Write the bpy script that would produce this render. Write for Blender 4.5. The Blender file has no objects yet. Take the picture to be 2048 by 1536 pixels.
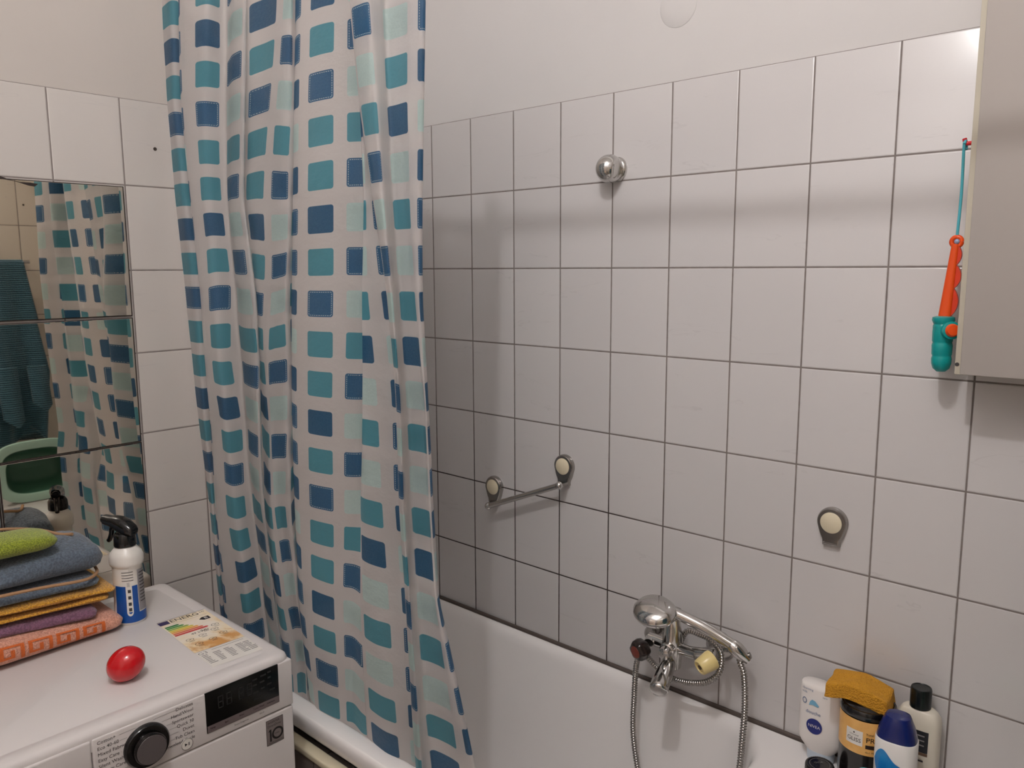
import bpy, bmesh, math, random
from mathutils import Vector, Matrix, noise
random.seed(4)
scn = bpy.context.scene
COL = scn.collection
PI = math.pi
V = Vector

# ------------------------------------------------------------------ camera
F = 1609.876
CAM = V((1.917, -1.5236, 1.5966))
cR = V((0.7398, 0.6729, -0.0047)).normalized()
cF = V((-0.6665, 0.7317, -0.1427)).normalized()
cU = cR.cross(cF).normalized()
cR = cF.cross(cU).normalized()
cd = bpy.data.cameras.new('camera'); cam = bpy.data.objects.new('camera', cd); COL.objects.link(cam)
M = Matrix((cR, cU, -cF)).transposed().to_4x4(); M.translation = CAM
cam.matrix_world = M
cd.sensor_fit = 'HORIZONTAL'; cd.sensor_width = 36; cd.lens = F/2048*36; cd.clip_start = 0.01
scn.camera = cam

def at(px, py, ax, val):
    """world point seen at a photo position, on the plane axis = val"""
    d = cF + cR*((px-1024)/F) - cU*((py-768)/F)
    return CAM + d*((val-CAM[ax])/d[ax])

# ------------------------------------------------------------------ material helpers
def lin(c):
    return tuple((v/255/12.92 if v/255 <= .04045 else ((v/255+.055)/1.055)**2.4) for v in c)+(1,)
class NT:
    def __init__(s, name):
        s.m = bpy.data.materials.new(name); s.m.use_nodes = True
        s.t = s.m.node_tree; s.n = s.t.nodes; s.b = s.n['Principled BSDF']; s.out = s.n['Material Output']
    def node(s, typ, **k):
        n = s.n.new(typ)
        for a, v in k.items(): setattr(n, a, v)
        return n
    def link(s, a, b): s.t.links.new(a, b)
    def put(s, sock, v):
        if isinstance(v, bpy.types.NodeSocket): s.link(v, sock)
        else: sock.default_value = v
    def math(s, op, a, b=0, c=0, clamp=False):
        n = s.node('ShaderNodeMath', operation=op, use_clamp=clamp)
        s.put(n.inputs[0], a); s.put(n.inputs[1], b); s.put(n.inputs[2], c)
        return n.outputs[0]
    def mix(s, f, a, b):
        n = s.node('ShaderNodeMix', data_type='RGBA')
        s.put(n.inputs[0], f); s.put(n.inputs[6], a); s.put(n.inputs[7], b)
        return n.outputs[2]
    def ss(s, x, e0, e1):
        n = s.node('ShaderNodeMapRange', interpolation_type='SMOOTHSTEP')
        s.put(n.inputs[0], x); s.put(n.inputs[1], e0); s.put(n.inputs[2], e1)
        return n.outputs[0]
    def coords(s, which='Object'):
        tc = s.node('ShaderNodeTexCoord'); sp = s.node('ShaderNodeSeparateXYZ')
        s.link(tc.outputs[which], sp.inputs[0]); return tc.outputs[which], sp.outputs
    def noise(s, vec, scale, detail=2, rough=.5, dist=0):
        n = s.node('ShaderNodeTexNoise'); s.link(vec, n.inputs['Vector'])
        n.inputs['Scale'].default_value = scale; n.inputs['Detail'].default_value = detail
        n.inputs['Roughness'].default_value = rough; n.inputs['Distortion'].default_value = dist
        return n.outputs[0]
    def bump(s, h, strength=.3, dist=.001):
        n = s.node('ShaderNodeBump'); s.link(h, n.inputs['Height'])
        n.inputs['Strength'].default_value = strength; n.inputs['Distance'].default_value = dist
        s.link(n.outputs[0], s.b.inputs['Normal'])
def mat(name, c, rough=.5, metal=0, spec=.5, bump=None, vary=0, vscale=8, coat=0, trans=0, emit=None, sss=0):
    t = NT(name); b = t.b
    col = lin(c)
    b.inputs['Roughness'].default_value = rough; b.inputs['Metallic'].default_value = metal
    b.inputs['Specular IOR Level'].default_value = spec
    b.inputs['Coat Weight'].default_value = coat; b.inputs['Coat Roughness'].default_value = .05
    b.inputs['Transmission Weight'].default_value = trans
    b.inputs['Base Color'].default_value = col
    vec, _ = t.coords()
    if vary:
        n = t.noise(vec, vscale, 3)
        d = tuple(v*(1-vary) for v in col[:3])+(1,)
        t.link(t.mix(n, col, d), b.inputs['Base Color'])
    if bump:
        sc, st, di = bump
        t.bump(t.noise(vec, sc, 3), st, di)
    if emit:
        b.inputs['Emission Color'].default_value = lin(emit[0]); b.inputs['Emission Strength'].default_value = emit[1]
    return t.m

# ------------------------------------------------------------------ mesh helpers
def obj(name, bm, mats, parent=None, smooth=True, angle=40):
    me = bpy.data.meshes.new(name)
    bm.normal_update()
    if smooth:
        for f in bm.faces: f.smooth = True
        for e in bm.edges:
            if len(e.link_faces) == 2 and e.link_faces[0].normal.length and e.link_faces[1].normal.length:
                if e.calc_face_angle(0) > math.radians(angle): e.smooth = False
    bm.to_mesh(me); bm.free()
    for m in (mats if isinstance(mats, (list, tuple)) else [mats]): me.materials.append(m)
    o = bpy.data.objects.new(name, me); COL.objects.link(o)
    if parent:
        o.parent = parent
        bpy.context.view_layer.update()
        o.matrix_parent_inverse = parent.matrix_world.inverted()
    return o
def tag(o, label, cat, group=None, kind=None):
    if label: o['label'] = label
    if cat: o['category'] = cat
    if group: o['group'] = group
    if kind: o['kind'] = kind
    return o
def thing(name, label, cat, loc=(0, 0, 0), group=None):
    o = bpy.data.objects.new(name, None); COL.objects.link(o); o.location = loc
    o.empty_display_size = .05
    bpy.context.view_layer.update()
    return tag(o, label, cat, group)
def struct(name, bm, mats, **k):
    o = obj(name, bm, mats, **k); o['kind'] = 'structure'; return o
def box(bm, x0, x1, y0, y1, z0, z1, bev=0, seg=2, mi=0, mtx=None):
    r = bmesh.ops.create_cube(bm, size=1)
    vs = r['verts']
    for v in vs:
        v.co = V((x0+(v.co.x+.5)*(x1-x0), y0+(v.co.y+.5)*(y1-y0), z0+(v.co.z+.5)*(z1-z0)))
    fs = list({f for v in vs for f in v.link_faces})
    for f in fs: f.material_index = mi
    if bev:
        es = list({e for v in vs for e in v.link_edges})
        rr = bmesh.ops.bevel(bm, geom=es, offset=bev, segments=seg, profile=.5, affect='EDGES')
        for f in rr['faces']: f.material_index = mi
        vs = list({v for f in rr['faces'] for v in f.verts} | {v for v in vs if v.is_valid})
    if mtx:
        for v in vs: v.co = mtx @ v.co
    return vs
def nb(): return bmesh.new()
def boxobj(name, dims, m, parent=None, bev=0, seg=2):
    bm = nb(); box(bm, *dims, bev=bev, seg=seg); return obj(name, bm, m, parent)
def rings(bm, rs, cap0=True, cap1=True, mi=0, closed=True):
    """rs: list of equal-length point rings"""
    vr = [[bm.verts.new(p) for p in r] for r in rs]
    n = len(rs[0])
    for a, b in zip(vr[:-1], vr[1:]):
        for i in range(n if closed else n-1):
            j = (i+1) % n
            f = bm.faces.new((a[i], a[j], b[j], b[i])); f.material_index = mi
    if cap0: bm.faces.new(list(reversed(vr[0]))).material_index = mi
    if cap1: bm.faces.new(vr[-1]).material_index = mi
    return vr
def frame(axis):
    a = V(axis).normalized()
    u = a.cross(V((0, 0, 1)))
    if u.length < 1e-4: u = V((1, 0, 0))
    u.normalize(); return u, a.cross(u).normalized(), a
def lathe(bm, prof, origin, axis=(0, 0, 1), seg=32, sx=1, sy=1, ux=None, mi=0, cap0=True, cap1=True):
    a = V(axis).normalized()
    if ux is None: u, w, a = frame(axis)
    else:
        u = V(ux); u = (u-a*u.dot(a)).normalized(); w = a.cross(u).normalized()
    o = V(origin)
    rs = []
    for r, h in prof:
        r = max(r, 1e-5)
        rs.append([o+a*h+u*(r*sx*math.cos(2*PI*i/seg))+w*(r*sy*math.sin(2*PI*i/seg)) for i in range(seg)])
    return rings(bm, rs, cap0, cap1, mi)
def cr(pts, n=8, closed=False):
    """Catmull-Rom through vectors"""
    P = [V(p) for p in pts]; out = []
    N = len(P); rng = N if closed else N-1
    for i in range(rng):
        if closed: p0, p1, p2, p3 = P[(i-1) % N], P[i], P[(i+1) % N], P[(i+2) % N]
        else: p0, p1, p2, p3 = P[max(i-1, 0)], P[i], P[i+1], P[min(i+2, N-1)]
        for k in range(n):
            t = k/n
            out.append(.5*((2*p1)+(p2-p0)*t+(2*p0-5*p1+4*p2-p3)*t*t+(3*p1-p0-3*p2+p3)*t**3))
    if not closed: out.append(P[-1].copy())
    return out
def tube(bm, pts, rad, seg=12, mi=0, cap=True):
    """rad: number or function of 0..1 -> radius"""
    pts = [V(p) for p in pts]; n = len(pts); rs = []
    t = (pts[1]-pts[0]).normalized(); u, w, _ = frame(t)
    for i, p in enumerate(pts):
        t2 = (pts[min(i+1, n-1)]-pts[max(i-1, 0)]).normalized()
        q = t.rotation_difference(t2); u = q @ u; t = t2
        u = (u-t*u.dot(t)).normalized(); w = t.cross(u)
        r = rad(i/(n-1)) if callable(rad) else rad
        rs.append([p+u*(r*math.cos(2*PI*k/seg))+w*(r*math.sin(2*PI*k/seg)) for k in range(seg)])
    rings(bm, rs, cap, cap, mi)
def sphere(bm, c, r, sx=1, sy=1, sz=1, seg=24, mi=0):
    rr = bmesh.ops.create_uvsphere(bm, u_segments=seg, v_segments=seg//2, radius=1)
    for v in rr['verts']:
        v.co = V(c)+V((v.co.x*r*sx, v.co.y*r*sy, v.co.z*r*sz))
    for f in {f for v in rr['verts'] for f in v.link_faces}: f.material_index = mi
    return rr['verts']
def sup(cx, cy, z, rx, ry, n=2.5, seg=40, rot=0):
    out = []
    for i in range(seg):
        a = 2*PI*i/seg; c, s = math.cos(a), math.sin(a)
        x = rx*math.copysign(abs(c)**(2/n), c); y = ry*math.copysign(abs(s)**(2/n), s)
        out.append(V((cx+x*math.cos(rot)-y*math.sin(rot), cy+x*math.sin(rot)+y*math.cos(rot), z)))
    return out
def loft(bm, secs, seg=40, rot=0, mi=0, cap0=True, cap1=True):
    """secs: (z, cx, cy, rx, ry, n)"""
    return rings(bm, [sup(cx, cy, z, rx, ry, n, seg, rot) for z, cx, cy, rx, ry, n in secs], cap0, cap1, mi)
def rrect(x0, x1, y0, y1, r, z, ns=10, nc=8):
    pts = []
    for (cx, cy, a0, ex, ey) in ((x1-r, y1-r, 0, x0+r, y1), (x0+r, y1-r, 90, x0, y0+r), (x0+r, y0+r, 180, x1-r, y0), (x1-r, y0+r, 270, x1, y1-r)):
        for k in range(nc):
            a = math.radians(a0+90*k/nc); pts.append(V((cx+r*math.cos(a), cy+r*math.sin(a), z)))
        a = math.radians(a0+90); p = V((cx+r*math.cos(a), cy+r*math.sin(a), z)); q = V((ex, ey, z))
        for k in range(ns): pts.append(p.lerp(q, k/ns))
    return pts
def textbm(bm, body, size, fn, mi=0, align='LEFT', sx=1):
    cu = bpy.data.curves.new('t', 'FONT'); cu.body = body; cu.size = size; cu.align_x = align; cu.align_y = 'CENTER'
    cu.resolution_u = 2
    o = bpy.data.objects.new('t', cu); COL.objects.link(o)
    dg = bpy.context.evaluated_depsgraph_get(); dg.update()
    me = o.evaluated_get(dg).to_mesh()
    base = [bm.verts.new(fn(v.co.x*sx, v.co.y)) for v in me.vertices]
    for p in me.polygons:
        try: bm.faces.new([base[i] for i in p.vertices]).material_index = mi
        except ValueError: pass
    o.evaluated_get(dg).to_mesh_clear()
    bpy.data.objects.remove(o); bpy.data.curves.remove(cu)
def rect(bm, x0, x1, y0, y1, fn, mi=0, nx=1, ny=1):
    g = [[bm.verts.new(fn(x0+(x1-x0)*i/nx, y0+(y1-y0)*j/ny)) for i in range(nx+1)] for j in range(ny+1)]
    for j in range(ny):
        for i in range(nx):
            bm.faces.new((g[j][i], g[j][i+1], g[j+1][i+1], g[j+1][i])).material_index = mi
def disc(bm, cx, cy, rx, ry, fn, mi=0, seg=32, hole=0):
    if not hole:
        bm.faces.new([bm.verts.new(fn(cx+rx*math.cos(2*PI*i/seg), cy+ry*math.sin(2*PI*i/seg))) for i in range(seg)]).material_index = mi
    else:
        a = [bm.verts.new(fn(cx+rx*math.cos(2*PI*i/seg), cy+ry*math.sin(2*PI*i/seg))) for i in range(seg)]
        b = [bm.verts.new(fn(cx+rx*hole*math.cos(2*PI*i/seg), cy+ry*hole*math.sin(2*PI*i/seg))) for i in range(seg)]
        for i in range(seg):
            j = (i+1) % seg; bm.faces.new((a[i], a[j], b[j], b[i])).material_index = mi
def poly(bm, pts, fn, mi=0):
    bm.faces.new([bm.verts.new(fn(*p)) for p in pts]).material_index = mi
def plane_fn(o, x, y, eps=0):
    o, x, y = V(o), V(x).normalized(), V(y).normalized(); n = x.cross(y)*eps
    return lambda a, b: o+x*a+y*b+n

# ------------------------------------------------------------------ materials
TW, TH, ZT = .15, .1924, 1.98
def tile_mat(name, axis, off, base=(208, 204, 203)):
    t = NT(name); vec, s = t.coords()
    u = t.math('DIVIDE', t.math('SUBTRACT', s[axis], off), TW)
    v = t.math('DIVIDE', t.math('SUBTRACT', ZT, s[2]), TH)
    def edge(q, size):
        f = t.math('FRACT', t.math('ADD', q, 100.0))
        return t.math('MULTIPLY', t.math('MINIMUM', f, t.math('SUBTRACT', 1.0, f)), size)
    d = t.math('MINIMUM', edge(u, TW), edge(v, TH))
    nz = t.noise(vec, 60, 2)
    d = t.math('ADD', d, t.math('MULTIPLY', t.math('SUBTRACT', nz, .5), .0007))
    m = t.ss(d, .0013, .0019)
    # faint diagonal marbling under the glaze, different in every tile
    cu, cv = t.math('FLOOR', t.math('ADD', u, 100.0)), t.math('FLOOR', t.math('ADD', v, 100.0))
    comb = t.node('ShaderNodeCombineXYZ')
    t.put(comb.inputs[0], t.math('ADD', t.math('MULTIPLY', s[axis], 1.0), t.math('MULTIPLY', cu, 1.73)))
    t.put(comb.inputs[1], t.math('ADD', s[2], t.math('MULTIPLY', cv, 2.31)))
    rot = t.node('ShaderNodeMapping'); rot.inputs['Rotation'].default_value = (0, 0, .9); rot.inputs['Scale'].default_value = (.35, 2.0, 1)
    t.link(comb.outputs[0], rot.inputs[0])
    vn = t.noise(rot.outputs[0], 16, 3, .6, .6)
    vein = t.ss(t.math('ABSOLUTE', t.math('SUBTRACT', vn, .62)), .018, .0)
    vein = t.math('MULTIPLY', vein, t.ss(t.noise(rot.outputs[0], 9, 1), .5, .62))
    wn = t.node('ShaderNodeTexWhiteNoise', noise_dimensions='2D')
    c2 = t.node('ShaderNodeCombineXYZ'); t.put(c2.inputs[0], cu); t.put(c2.inputs[1], cv); t.link(c2.outputs[0], wn.inputs['Vector'])
    b0 = lin(base); b1 = tuple(x*.95 for x in b0[:3])+(1,)
    c = t.mix(wn.outputs['Value'], b0, b1)
    c = t.mix(t.math('MULTIPLY', vein, .2), c, lin((165, 160, 160)))
    g = t.mix(t.noise(vec, 14, 3), lin((142, 133, 128)), lin((104, 94, 90)))
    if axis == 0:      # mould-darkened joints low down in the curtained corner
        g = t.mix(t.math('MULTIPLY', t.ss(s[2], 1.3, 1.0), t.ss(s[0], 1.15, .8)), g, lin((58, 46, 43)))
    t.link(t.mix(m, g, c), t.b.inputs['Base Color'])
    r = t.math('SUBTRACT', .85, t.math('MULTIPLY', m, .68)); t.link(r, t.b.inputs['Roughness'])
    h = t.ss(d, .0011, .0036)
    t.bump(h, .5, .0012)
    return t.m
m_plaster = mat('white_plaster', (214, 210, 208), .9, bump=(120, .15, .001), vary=.05)
m_tile_r = tile_mat('white_tiles_long_wall', 0, .2377)
m_tile_l = tile_mat('dimmed_white_tiles_short_wall', 1, -.5755, (196, 189, 183))  # toned down from the long wall's white to bake in dimmer light
m_tile_f = tile_mat('cream_tiles_far_wall', 1, -.342, (206, 196, 182))
m_floor = mat('grey_floor_tiles', (120, 112, 106), .4, vary=.2)
m_ceil = mat('white_ceiling_paint', (230, 227, 225), .9, bump=(90, .1, .001))
m_chrome = mat('chrome', (205, 203, 200), .09, 1, bump=(30, .02, .0005))
m_chrome_dull = mat('worn_chrome', (170, 166, 162), .2, 1, bump=(220, .06, .0004))
m_enamel = mat('white_enamel', (234, 230, 228), .12, vary=.03, vscale=3)
m_white = mat('white_coated_steel', (212, 206, 204), .28, vary=.02)
m_white_pl = mat('white_plastic', (226, 221, 214), .3)
m_cream = mat('cream_plastic', (226, 214, 186), .3, vary=.05)
m_grout = mat('dark_silicone', (92, 80, 74), .6, vary=.3, vscale=30)
m_black = mat('black_plastic', (16, 15, 16), .18, coat=.3)
m_blackgl = mat('black_glass', (8, 9, 9), .22, spec=.3)
m_ink = mat('dark_print', (62, 58, 58), .6)
m_inkl = mat('pale_grey_print', (140, 136, 136), .6)

# ------------------------------------------------------------------ room shell
YF, XF, ZC = -2.05, 2.04, 3.25
def wall(name, quads, mats):
    bm = nb()
    for x0, x1, y0, y1, z0, z1, mi, bev in quads: box(bm, x0, x1, y0, y1, z0, z1, bev, 2, mi)
    return struct(name, bm, mats)
wall('wall_right', [(-.1, XF+.1, .005, .12, 0, ZC, 0, 0), (0, XF, 0, .006, 0, ZT, 1, .0018)], [m_plaster, m_tile_r])
wall('wall_left', [(-.12, -.005, YF-.1, .005, 0, ZC, 0, 0), (-.006, 0, YF, 0, 0, ZT, 1, .0018)], [mat('dimmed_white_plaster', (192, 184, 177), .9, bump=(120, .15, .001), vary=.05), m_tile_l])  # left plaster is the same white, darkened for the weaker light here
wall('wall_far', [(XF+.005, XF+.12, YF-.1, .005, 0, ZC, 0, 0), (XF, XF+.006, YF, 0, 0, ZT, 1, .0018)], [m_plaster, m_tile_f])
DX0, DX1, DZ = .95, 1.85, 2.05      # doorway and lit hall added behind the camera to bring in fill light
m_tile_d = tile_mat('white_tiles_door_wall', 0, .2377)
wall('wall_front', [(-.1, DX0, YF-.12, YF-.005, 0, ZC, 0, 0), (DX1, XF+.1, YF-.12, YF-.005, 0, ZC, 0, 0), (DX0, DX1, YF-.12, YF-.005, DZ, ZC, 0, 0),
                    (0, DX0, YF-.006, YF, 0, ZT, 1, .0018), (DX1, XF, YF-.006, YF, 0, ZT, 1, .0018)], [m_plaster, m_tile_d])
HY = -3.75
m_hall = mat('warm_white_added_hall_paint', (222, 214, 208), .9)
bm = nb()
for d_ in ((-.12, XF+.22, HY-.1, HY, 0, ZC), (-.2, -.1, HY-.1, YF-.12, 0, ZC), (XF+.1, XF+.2, HY-.1, YF-.12, 0, ZC)): box(bm, *d_)
struct('wall_added_hall', bm, m_hall)
bm = nb(); box(bm, -.2, XF+.2, HY-.1, YF-.12, ZC, ZC+.05); struct('ceiling_added_hall', bm, m_hall)
bm = nb(); box(bm, -.2, XF+.2, HY-.1, YF-.12, -.05, 0); struct('floor_added_hall', bm, mat('pale_added_hall_floor', (190, 176, 160), .6, vary=.1))
bm = nb(); box(bm, -.12, XF+.12, YF-.12, .12, -.05, 0); struct('floor', bm, m_floor)
bm = nb(); box(bm, -.12, XF+.12, YF-.12, .12, ZC, ZC+.05); struct('ceiling', bm, m_ceil)

# round cover plate painted over, on the plaster
bm = nb(); c = at(1356, 11, 1, .004)
lathe(bm, [(.043, -.001), (.043, .0006), (.0422, .001), (.02, .0012), (.0001, .0013)], (c.x, .005, c.z), (0, -1, 0), 48)
tag(obj('cover_plate', bm, m_plaster), 'round white painted-over cover plate on the plaster above the tiles', 'cover plate')
# little dark plug hole in the left wall
c = at(310, 298, 0, 0); bm = nb()
lathe(bm, [(.0042, -.002), (.0042, .0006), (.003, .0014), (.0001, .0008)], (0, c.y, c.z), (1, 0, 0), 14)
tag(obj('wall_plug', bm, mat('brown_plug', (58, 46, 40), .7)), 'small dark wall plug in the tile left of the shower curtain', 'wall plug')
c = V((XF, -.317, 1.876)); bm = nb()
lathe(bm, [(.0042, -.002), (.0042, .0006), (.003, .0014), (.0001, .0008)], c, (-1, 0, 0), 14)
tag(obj('wall_plug', bm, bpy.data.materials['brown_plug']), 'small dark wall plug in the cream tile, seen in the mirror above the towel', 'wall plug')

# ------------------------------------------------------------------ bathtub
RZ = .64
tub = thing('bathtub', 'white enamel bathtub along the tiled wall behind the shower curtain', 'bathtub', (1, -.3, 0))
bm = nb()
X0, X1, Y0, Y1 = .004, 2.036, -.632, -.0035
def ring(ins, z, rr): return rrect(X0+ins, X1-ins, Y0+ins, Y1-ins, rr, z)
I0, I1, J0, J1 = .07, 1.285, -.585, -.024
def inn(g, z, r): return rrect(I0+g, I1-g, J0+g, J1-g, r, z)
rs = [ring(.003, RZ-.04, .01), ring(0, RZ-.036, .01), ring(0, RZ-.010, .01), ring(.003, RZ-.003, .01), ring(.008, RZ, .01),
      inn(-.010, RZ, .13), inn(-.004, RZ-.0015, .125), inn(.002, RZ-.006, .12), inn(.008, RZ-.016, .115), inn(.012, RZ-.03, .11),
      inn(.03, RZ-.14, .11), inn(.055, RZ-.28, .11), inn(.075, RZ-.36, .12), inn(.10, RZ-.40, .12), inn(.15, RZ-.42, .10), inn(.22, RZ-.425, .05)]
rings(bm, rs, False, True)
obj('basin', bm, m_enamel, tub, angle=60)
m_apron = mat('grey_apron_tiles', (112, 104, 100), .35, vary=.1)
t = NT('grey_brown_apron_tiles'); vec, s = t.coords()
f = t.math('FRACT', t.math('ADD', t.math('DIVIDE', s[0], .2), 10.29)); g = t.math('FRACT', t.math('DIVIDE', t.math('ADD', s[2], .03), .2))
d = t.math('MINIMUM', t.math('MINIMUM', f, t.math('SUBTRACT', 1.0, f)), t.math('MINIMUM', g, t.math('SUBTRACT', 1.0, g)))
t.link(t.mix(t.ss(d, .006, .012), lin((70, 62, 58)), lin((128, 118, 112))), t.b.inputs['Base Color']); t.b.inputs['Roughness'].default_value = .35
boxobj('apron', (.004, 2.036, -.645, -.60, 0, RZ-.076), t.m, tub)
boxobj('trim_strip', (.004, 2.036, -.650, -.622, RZ-.076, RZ-.060), m_cream, tub, .004, 3)['label'] = 'cream plastic trim strip under the rim'
bm = nb(); box(bm, .002, 2.038, -.0075, .001, RZ-.004, RZ+.0055, .003, 2)
struct('trim_1', bm, m_grout)

# ------------------------------------------------------------------ shower curtain
t = NT('printed_curtain_film')
uv = t.node('ShaderNodeUVMap'); sp = t.node('ShaderNodeSeparateXYZ'); t.link(uv.outputs[0], sp.inputs[0])
u, v = sp.outputs[0], sp.outputs[1]
uc, vc = t.math('FLOOR', t.math('ADD', u, 100.5)), t.math('FLOOR', t.math('ADD', v, 100.5))
lu = t.math('SUBTRACT', t.math('FRACT', t.math('ADD', u, 100.5)), .5)
lv = t.math('SUBTRACT', t.math('FRACT', t.math('ADD', v, 100.5)), .5)
# metres inside a cell
mx = t.math('MULTIPLY', t.math('ABSOLUTE', lu), .073); my = t.math('MULTIPLY', t.math('ABSOLUTE', lv), .079)
hx, hy, cr_ = .0245, .0254, .005
qx = t.math('MAXIMUM', t.math('SUBTRACT', mx, hx-cr_), 0.0); qy = t.math('MAXIMUM', t.math('SUBTRACT', my, hy-cr_), 0.0)
inner = t.math('MINIMUM', t.math('MAXIMUM', t.math('SUBTRACT', mx, hx-cr_), t.math('SUBTRACT', my, hy-cr_)), 0.0)
sd = t.math('SUBTRACT', t.math('ADD', t.math('SQRT', t.math('ADD', t.math('MULTIPLY', qx, qx), t.math('MULTIPLY', qy, qy))), inner), cr_)
ins = t.ss(sd, .0006, -.0006)
row = t.math('MODULO', vc, 5.0); colm = t.math('MODULO', uc, 4.0)
T_, D_, S_, P_, N_ = (84, 158, 174), (32, 88, 130), (40, 94, 138), (206, 226, 220), None
def ramp5(cols):
    n = t.node('ShaderNodeValToRGB'); n.color_ramp.interpolation = 'CONSTANT'
    t.link(t.math('DIVIDE', t.math('ADD', row, .3), 5.0), n.inputs[0])
    e = n.color_ramp.elements
    while len(e) < 5: e.new(.99)
    for i, (pos, c) in enumerate(zip((0, .2, .4, .6, .8), cols)):
        e[i].position = pos; e[i].color = c
    return n.outputs[0]
types = [[T_, S_, T_, T_, D_], [S_, P_, T_, S_, P_], [P_, T_, D_, P_, T_], [S_, D_, P_, D_, S_]]
cc = None; st = None
for k, tp in enumerate(types):
    c = ramp5([lin(x) for x in tp]); s5 = ramp5([(1, 1, 1, 1) if x is S_ else (0, 0, 0, 1) for x in tp])
    if cc is None: cc, st = c, s5
    else:
        w = t.math('COMPARE', colm, float(k), .1)
        cc = t.mix(w, cc, c); st = t.mix(w, st, s5)
# stitched dashes just inside the dark squares
band = t.math('COMPARE', sd, -.0030, .00055)
along = t.math('ADD', t.math('MULTIPLY', lu, .073), t.math('MULTIPLY', lv, .079))
alt = t.math('GREATER_THAN', mx, my)
pos = t.math('ADD', t.math('MULTIPLY', lv, t.math('MULTIPLY', alt, .079)), t.math('MULTIPLY', lu, t.math('MULTIPLY', t.math('SUBTRACT', 1.0, alt), .073)))
dash = t.math('GREATER_THAN', t.math('FRACT', t.math('ADD', t.math('DIVIDE', pos, .0042), 50.0)), .38)
stitch = t.math('MULTIPLY', t.math('MULTIPLY', band, dash), st)
vec2, _ = t.coords('UV')
den = t.noise(vec2, 26, 4)
cc = t.mix(t.math('MULTIPLY', den, .25), cc, lin((120, 160, 180)))
cc = t.mix(stitch, cc, lin((190, 210, 215)))
white = lin((230, 225, 223))
fc = t.mix(ins, white, cc)
dif = t.node('ShaderNodeBsdfPrincipled'); t.link(fc, dif.inputs['Base Color']); dif.inputs['Roughness'].default_value = .38; dif.inputs['Specular IOR Level'].default_value = .4
tr = t.node('ShaderNodeBsdfTranslucent'); t.link(fc, tr.inputs[0])
tp = t.node('ShaderNodeBsdfTransparent'); tp.inputs[0].default_value = (1, .99, .98, 1)
m1 = t.node('ShaderNodeMixShader'); m1.inputs[0].default_value = .56; t.link(dif.outputs[0], m1.inputs[1]); t.link(tr.outputs[0], m1.inputs[2])
m2 = t.node('ShaderNodeMixShader'); t.link(t.math('SUBTRACT', .24, t.math('MULTIPLY', ins, .17)), m2.inputs[0]); t.link(m1.outputs[0], m2.inputs[1]); t.link(tp.outputs[0], m2.inputs[2])
bn = t.node('ShaderNodeBump'); t.link(t.noise(vec2, 5, 4, .6), bn.inputs['Height']); bn.inputs['Strength'].default_value = .25; bn.inputs['Distance'].default_value = .01
t.link(bn.outputs[0], dif.inputs['Normal'])
t.n.remove(t.b); t.link(m2.outputs[0], t.out.inputs[0])
m_curtain = t.m

LV = [-600, 0, 200, 400, 600, 800, 1000, 1200, 1400, 1560, 1800]
YB = [-.632, -.632, -.631, -.629, -.625, -.619, -.612, -.602, -.572, -.552, -.545]
def ip(xs, ys, x):
    if x <= xs[0]: return ys[0]
    for i in range(len(xs)-1):
        if x <= xs[i+1]:
            f = (x-xs[i])/(xs[i+1]-xs[i]); return ys[i]+(ys[i+1]-ys[i])*f
    return ys[-1]
def lev(p):     # eight px values at 0..1400 -> eleven, running on above and below
    return [p[0]-.6*(p[1]-p[0])*3*.4]+list(p)+[p[7]+(p[7]-p[6])*.8, p[7]+(p[7]-p[6])*1.3]
def ulev(p): return [p[0]]+list(p)+[p[7], p[7]]
def K(px, u, off):
    u = u if isinstance(u, (list, tuple)) else [u]*8
    off = off if isinstance(off, (list, tuple)) else [off]*8
    return (lev(px), ulev(u), ulev(off))
def sh(p, d): return [a+d for a in p]
k1 = [357, 363, 380, 403, 418, 430, 447, 468]
R_ = [417, 409, 416, 436, 454, 472, 494, 520]
k2 = [446, 447, 450, 468, 484, 500, 520, 550]
Q_ = [468, 467, 467, 487, 500, 513, 530, 558]
k3 = [494, 490, 488, 511, 517, 530, 546, 572]
N0 = [540, 526, 513, 520, 528, 540, 556, 582]
N1 = [577, 567, 561, 560, 548, 558, 578, 606]
k4 = [592, 589, 587, 585, 585, 588, 598, 622]
M0 = [646, 642, 641, 640, 642, 644, 649, 662]
M1 = [720, 716, 716, 716, 715, 711, 705, 707]
k5 = [703, 718, 728, 727, 725, 722, 722, 732]
P_c = [706, 708, 712, 721, 732, 743, 752, 768]
Ss = [700, 719, 745, 774, 791, 797, 811, 823]
Sc = [722, 740, 759, 781, 798, 803, 816, 828]
Se = [758, 768, 779, 795, 806, 813, 826, 842]
Ec = [797, 798, 806, 822, 842, 850, 863, 886]
Er = [850, 848, 845, 847, 857, 866, 879, 922]
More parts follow.
